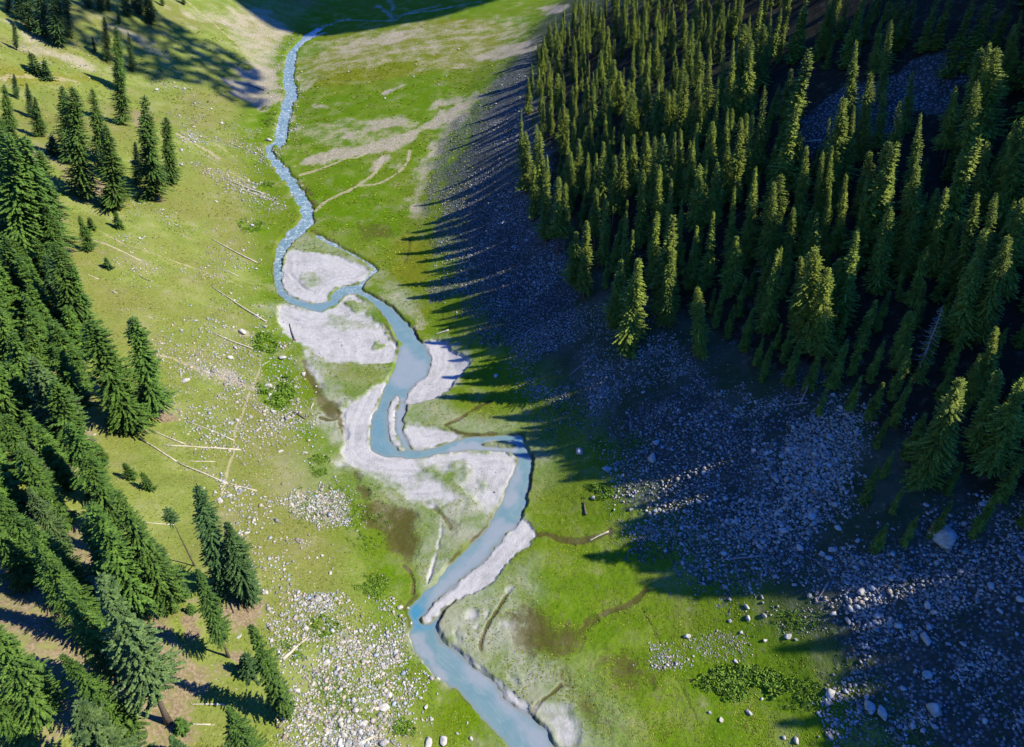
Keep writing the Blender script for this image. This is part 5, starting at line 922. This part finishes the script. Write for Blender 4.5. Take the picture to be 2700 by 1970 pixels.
for tag, outline, n, lo, hi_ in GROWTH:
    pp = px(tag, outline); a, b = pp.min(0), pp.max(0); cand = a+rs.rand(n*4, 2)*(b-a); sdv = poly_sdf(cand[:, 0], cand[:, 1], pp); mid_ = 0.5*(a+b); G = hit(cand, zbase); q_ = np.hypot((cand[:, 0]-mid_[0])/(b[0]-a[0]), (cand[:, 1]-mid_[1])/(b[1]-a[1]))*2
    ok = (rs.rand(len(G)) < np.clip(1.05-q_*q_*1.1, 0, 1)) & (1.6*fbm(G[:, 0], G[:, 1], 4, 401, 3) > rs.uniform(-0.3, 0.3, len(G))); G = G[ok][:int(n*0.75)]; zz = zground(G[:, 0], G[:, 1])
    for i in range(len(G)):
        R = lo*0.6+(hi_-lo)*rs.rand()**2; k = 18
        th = rs.rand(k)*6.28; ph = rs.rand(k)**0.7; c = np.stack([np.cos(th)*R*np.sqrt(1-ph*ph*0.9), np.sin(th)*R*np.sqrt(1-ph*ph*0.9), 0.05+R*0.85*ph], 1)+[G[i, 0], G[i, 1], zz[i]]
        u_ = rs.randn(k, 3); u_ /= np.linalg.norm(u_, axis=1)[:, None]; u_[:, 2] *= 0.4; v_ = np.cross(u_, rs.randn(k, 3)); v_ /= np.linalg.norm(v_, axis=1)[:, None]; s_ = R*0.42
        Vs.append(np.stack([c-u_*s_, c-v_*s_*0.5, c+u_*s_, c+v_*s_*0.5], 1).reshape(-1, 3))
V = np.vstack(Vs); me = new_mesh('undergrowth', V, [np.arange(len(V)).reshape(-1, 4)], [MAT['leaves']])
o = link('undergrowth', me, kind='stuff', label='low leafy green herbs and shrubs in patches'); o.color = (1, 1, 1, 1)

# ---- tussocks of grass on the nearer meadows: one object
nt = 90000; q = np.stack([rs.uniform(-20, 2720, nt*2), 60+1930*rs.rand(nt*2)**0.8], 1); G = hit(q, zbase)
bad = (grid_lookup(M['sand'], G[:, 0], G[:, 1])+grid_lookup(M['gravel'], G[:, 0], G[:, 1])+0.7*grid_lookup(M['mud'], G[:, 0], G[:, 1])+grid_lookup(M['litter'], G[:, 0], G[:, 1]) > 0.35) | (grid_lookup(WSD, G[:, 0], G[:, 1]) > -0.7) | (grid_lookup(M['east'], G[:, 0], G[:, 1]) > 0.8)
ok = ~bad & (fbm(G[:, 0], G[:, 1], 6, 501, 3) > rs.uniform(-0.35, 0.35, len(G))); G = G[ok][:nt]; n = len(G); zz = zground(G[:, 0], G[:, 1])
B = []; Cc = []
pick = rs.rand(n); ton = np.where(pick < 0.55, rs.uniform(0.85, 1.35, n), np.where(pick < 0.84, rs.uniform(1.35, 1.9, n), rs.uniform(0.4, 0.7, n)))
for k in range(4):
    a_ = rs.rand(n)*6.28; R_ = rs.uniform(0.10, 0.30, n)*np.clip(G[:, 1]/150, 0.7, 3.0); d_ = np.stack([np.cos(a_), np.sin(a_), np.zeros(n)], 1); t_ = np.stack([-np.sin(a_), np.cos(a_), np.zeros(n)], 1)
    o_ = np.stack([G[:, 0], G[:, 1], zz], 1)+t_*(R_*0.3)[:, None]; up = np.array([0, 0, 1.0])*(R_*rs.uniform(0.2, 0.5, n))[:, None]
    B.append(np.stack([o_-d_*R_[:, None]*0.6, o_+d_*R_[:, None]*0.6, o_+d_*R_[:, None]*0.4+up+t_*R_[:, None]*0.5, o_-d_*R_[:, None]*0.4+up+t_*R_[:, None]*0.5], 1).reshape(-1, 3)); Cc.append(np.repeat(np.stack([ton*1.05, ton, ton*0.9, np.ones(n)], 1), 4, 0))
V = np.vstack(B); me = new_mesh('grass_tussocks', V, [np.arange(len(V)).reshape(-1, 4)], [MAT['turf']]); color_attr(me, 'tone', np.vstack(Cc))
link('grass_tussocks', me, kind='stuff', label='rough tussocks of meadow grass')

# ---- two unseen clouds, added high above and shaped to shade the far slopes
def cloud(tag, outline, label, n, rmax, dist, seed, cover=None):
    ring = smooth(on_ground(px(tag, outline)), 2); zc = float(np.mean(zbase(ring[:, 0], ring[:, 1])))
    r_ = np.random.RandomState(seed); a, b = ring.min(0), ring.max(0); Vs, Fs, off = [], [], 0; V0, F0 = ICO[2]
    pts = a+r_.rand(n*30, 2)*(b-a); s = poly_sdf(pts[:, 0], pts[:, 1], ring); ok = s > 1.2; pts, s = pts[ok][:n], s[ok][:n]
    if cover:                                                  # ragged: a share of the outline only
        A_ = 0.5*abs(np.dot(ring[:, 0], np.roll(ring[:, 1], -1))-np.dot(ring[:, 1], np.roll(ring[:, 0], -1))); k_ = int(cover*A_/(math.pi*rmax*rmax)); pts, s = pts[:k_], s[:k_]
    for (x_, y_), q in zip(pts, s):
        rad = min(q*1.1+0.5, rmax)*r_.uniform(0.8, 1.05); g = np.array([x_, y_, float(zbase(x_, y_))])
        t = (dist-g[2])/TO_SUN[2]; c_ = g+np.array(TO_SUN)*t
        V = V0*(1+0.22*(r_.rand(len(V0), 1)-0.5))*rad*np.array([1, 1, 0.7])+c_+[0, 0, r_.uniform(0, rad*0.6)]
        Vs.append(V); Fs.append(F0+off); off += len(V)
    o = link('cloud', new_mesh('cloud', np.vstack(Vs), [np.vstack(Fs)], [MAT['cloud']], True)); o['label'] = label; o['category'] = 'cloud'
cloud('R1', [(-150,-160),(-60,60),(130,150),(330,310),(600,350),(760,450),(900,530),(1100,545),(1300,555),(1500,660),(1700,745),(1790,680),(1760,520),(1680,400),(1500,320),(1300,230),(1180,150),(1080,110),(1000,20),(900,-60),(600,-160),(300,-180)], 'small ragged white cloud shaped to shade the upper left slope, out of view', 6000, 2.3, 420, 1, cover=2.0)
cloud('T', [(30,-10),(150,120),(215,196),(300,224),(420,226),(700,222),(960,198),(1180,126),(1400,70),(1640,14),(1900,-60),(1500,-110),(700,-140),(0,-130)], 'broad white cloud added out of view to shade the far valley floor', 1500, 60, 520, 2)
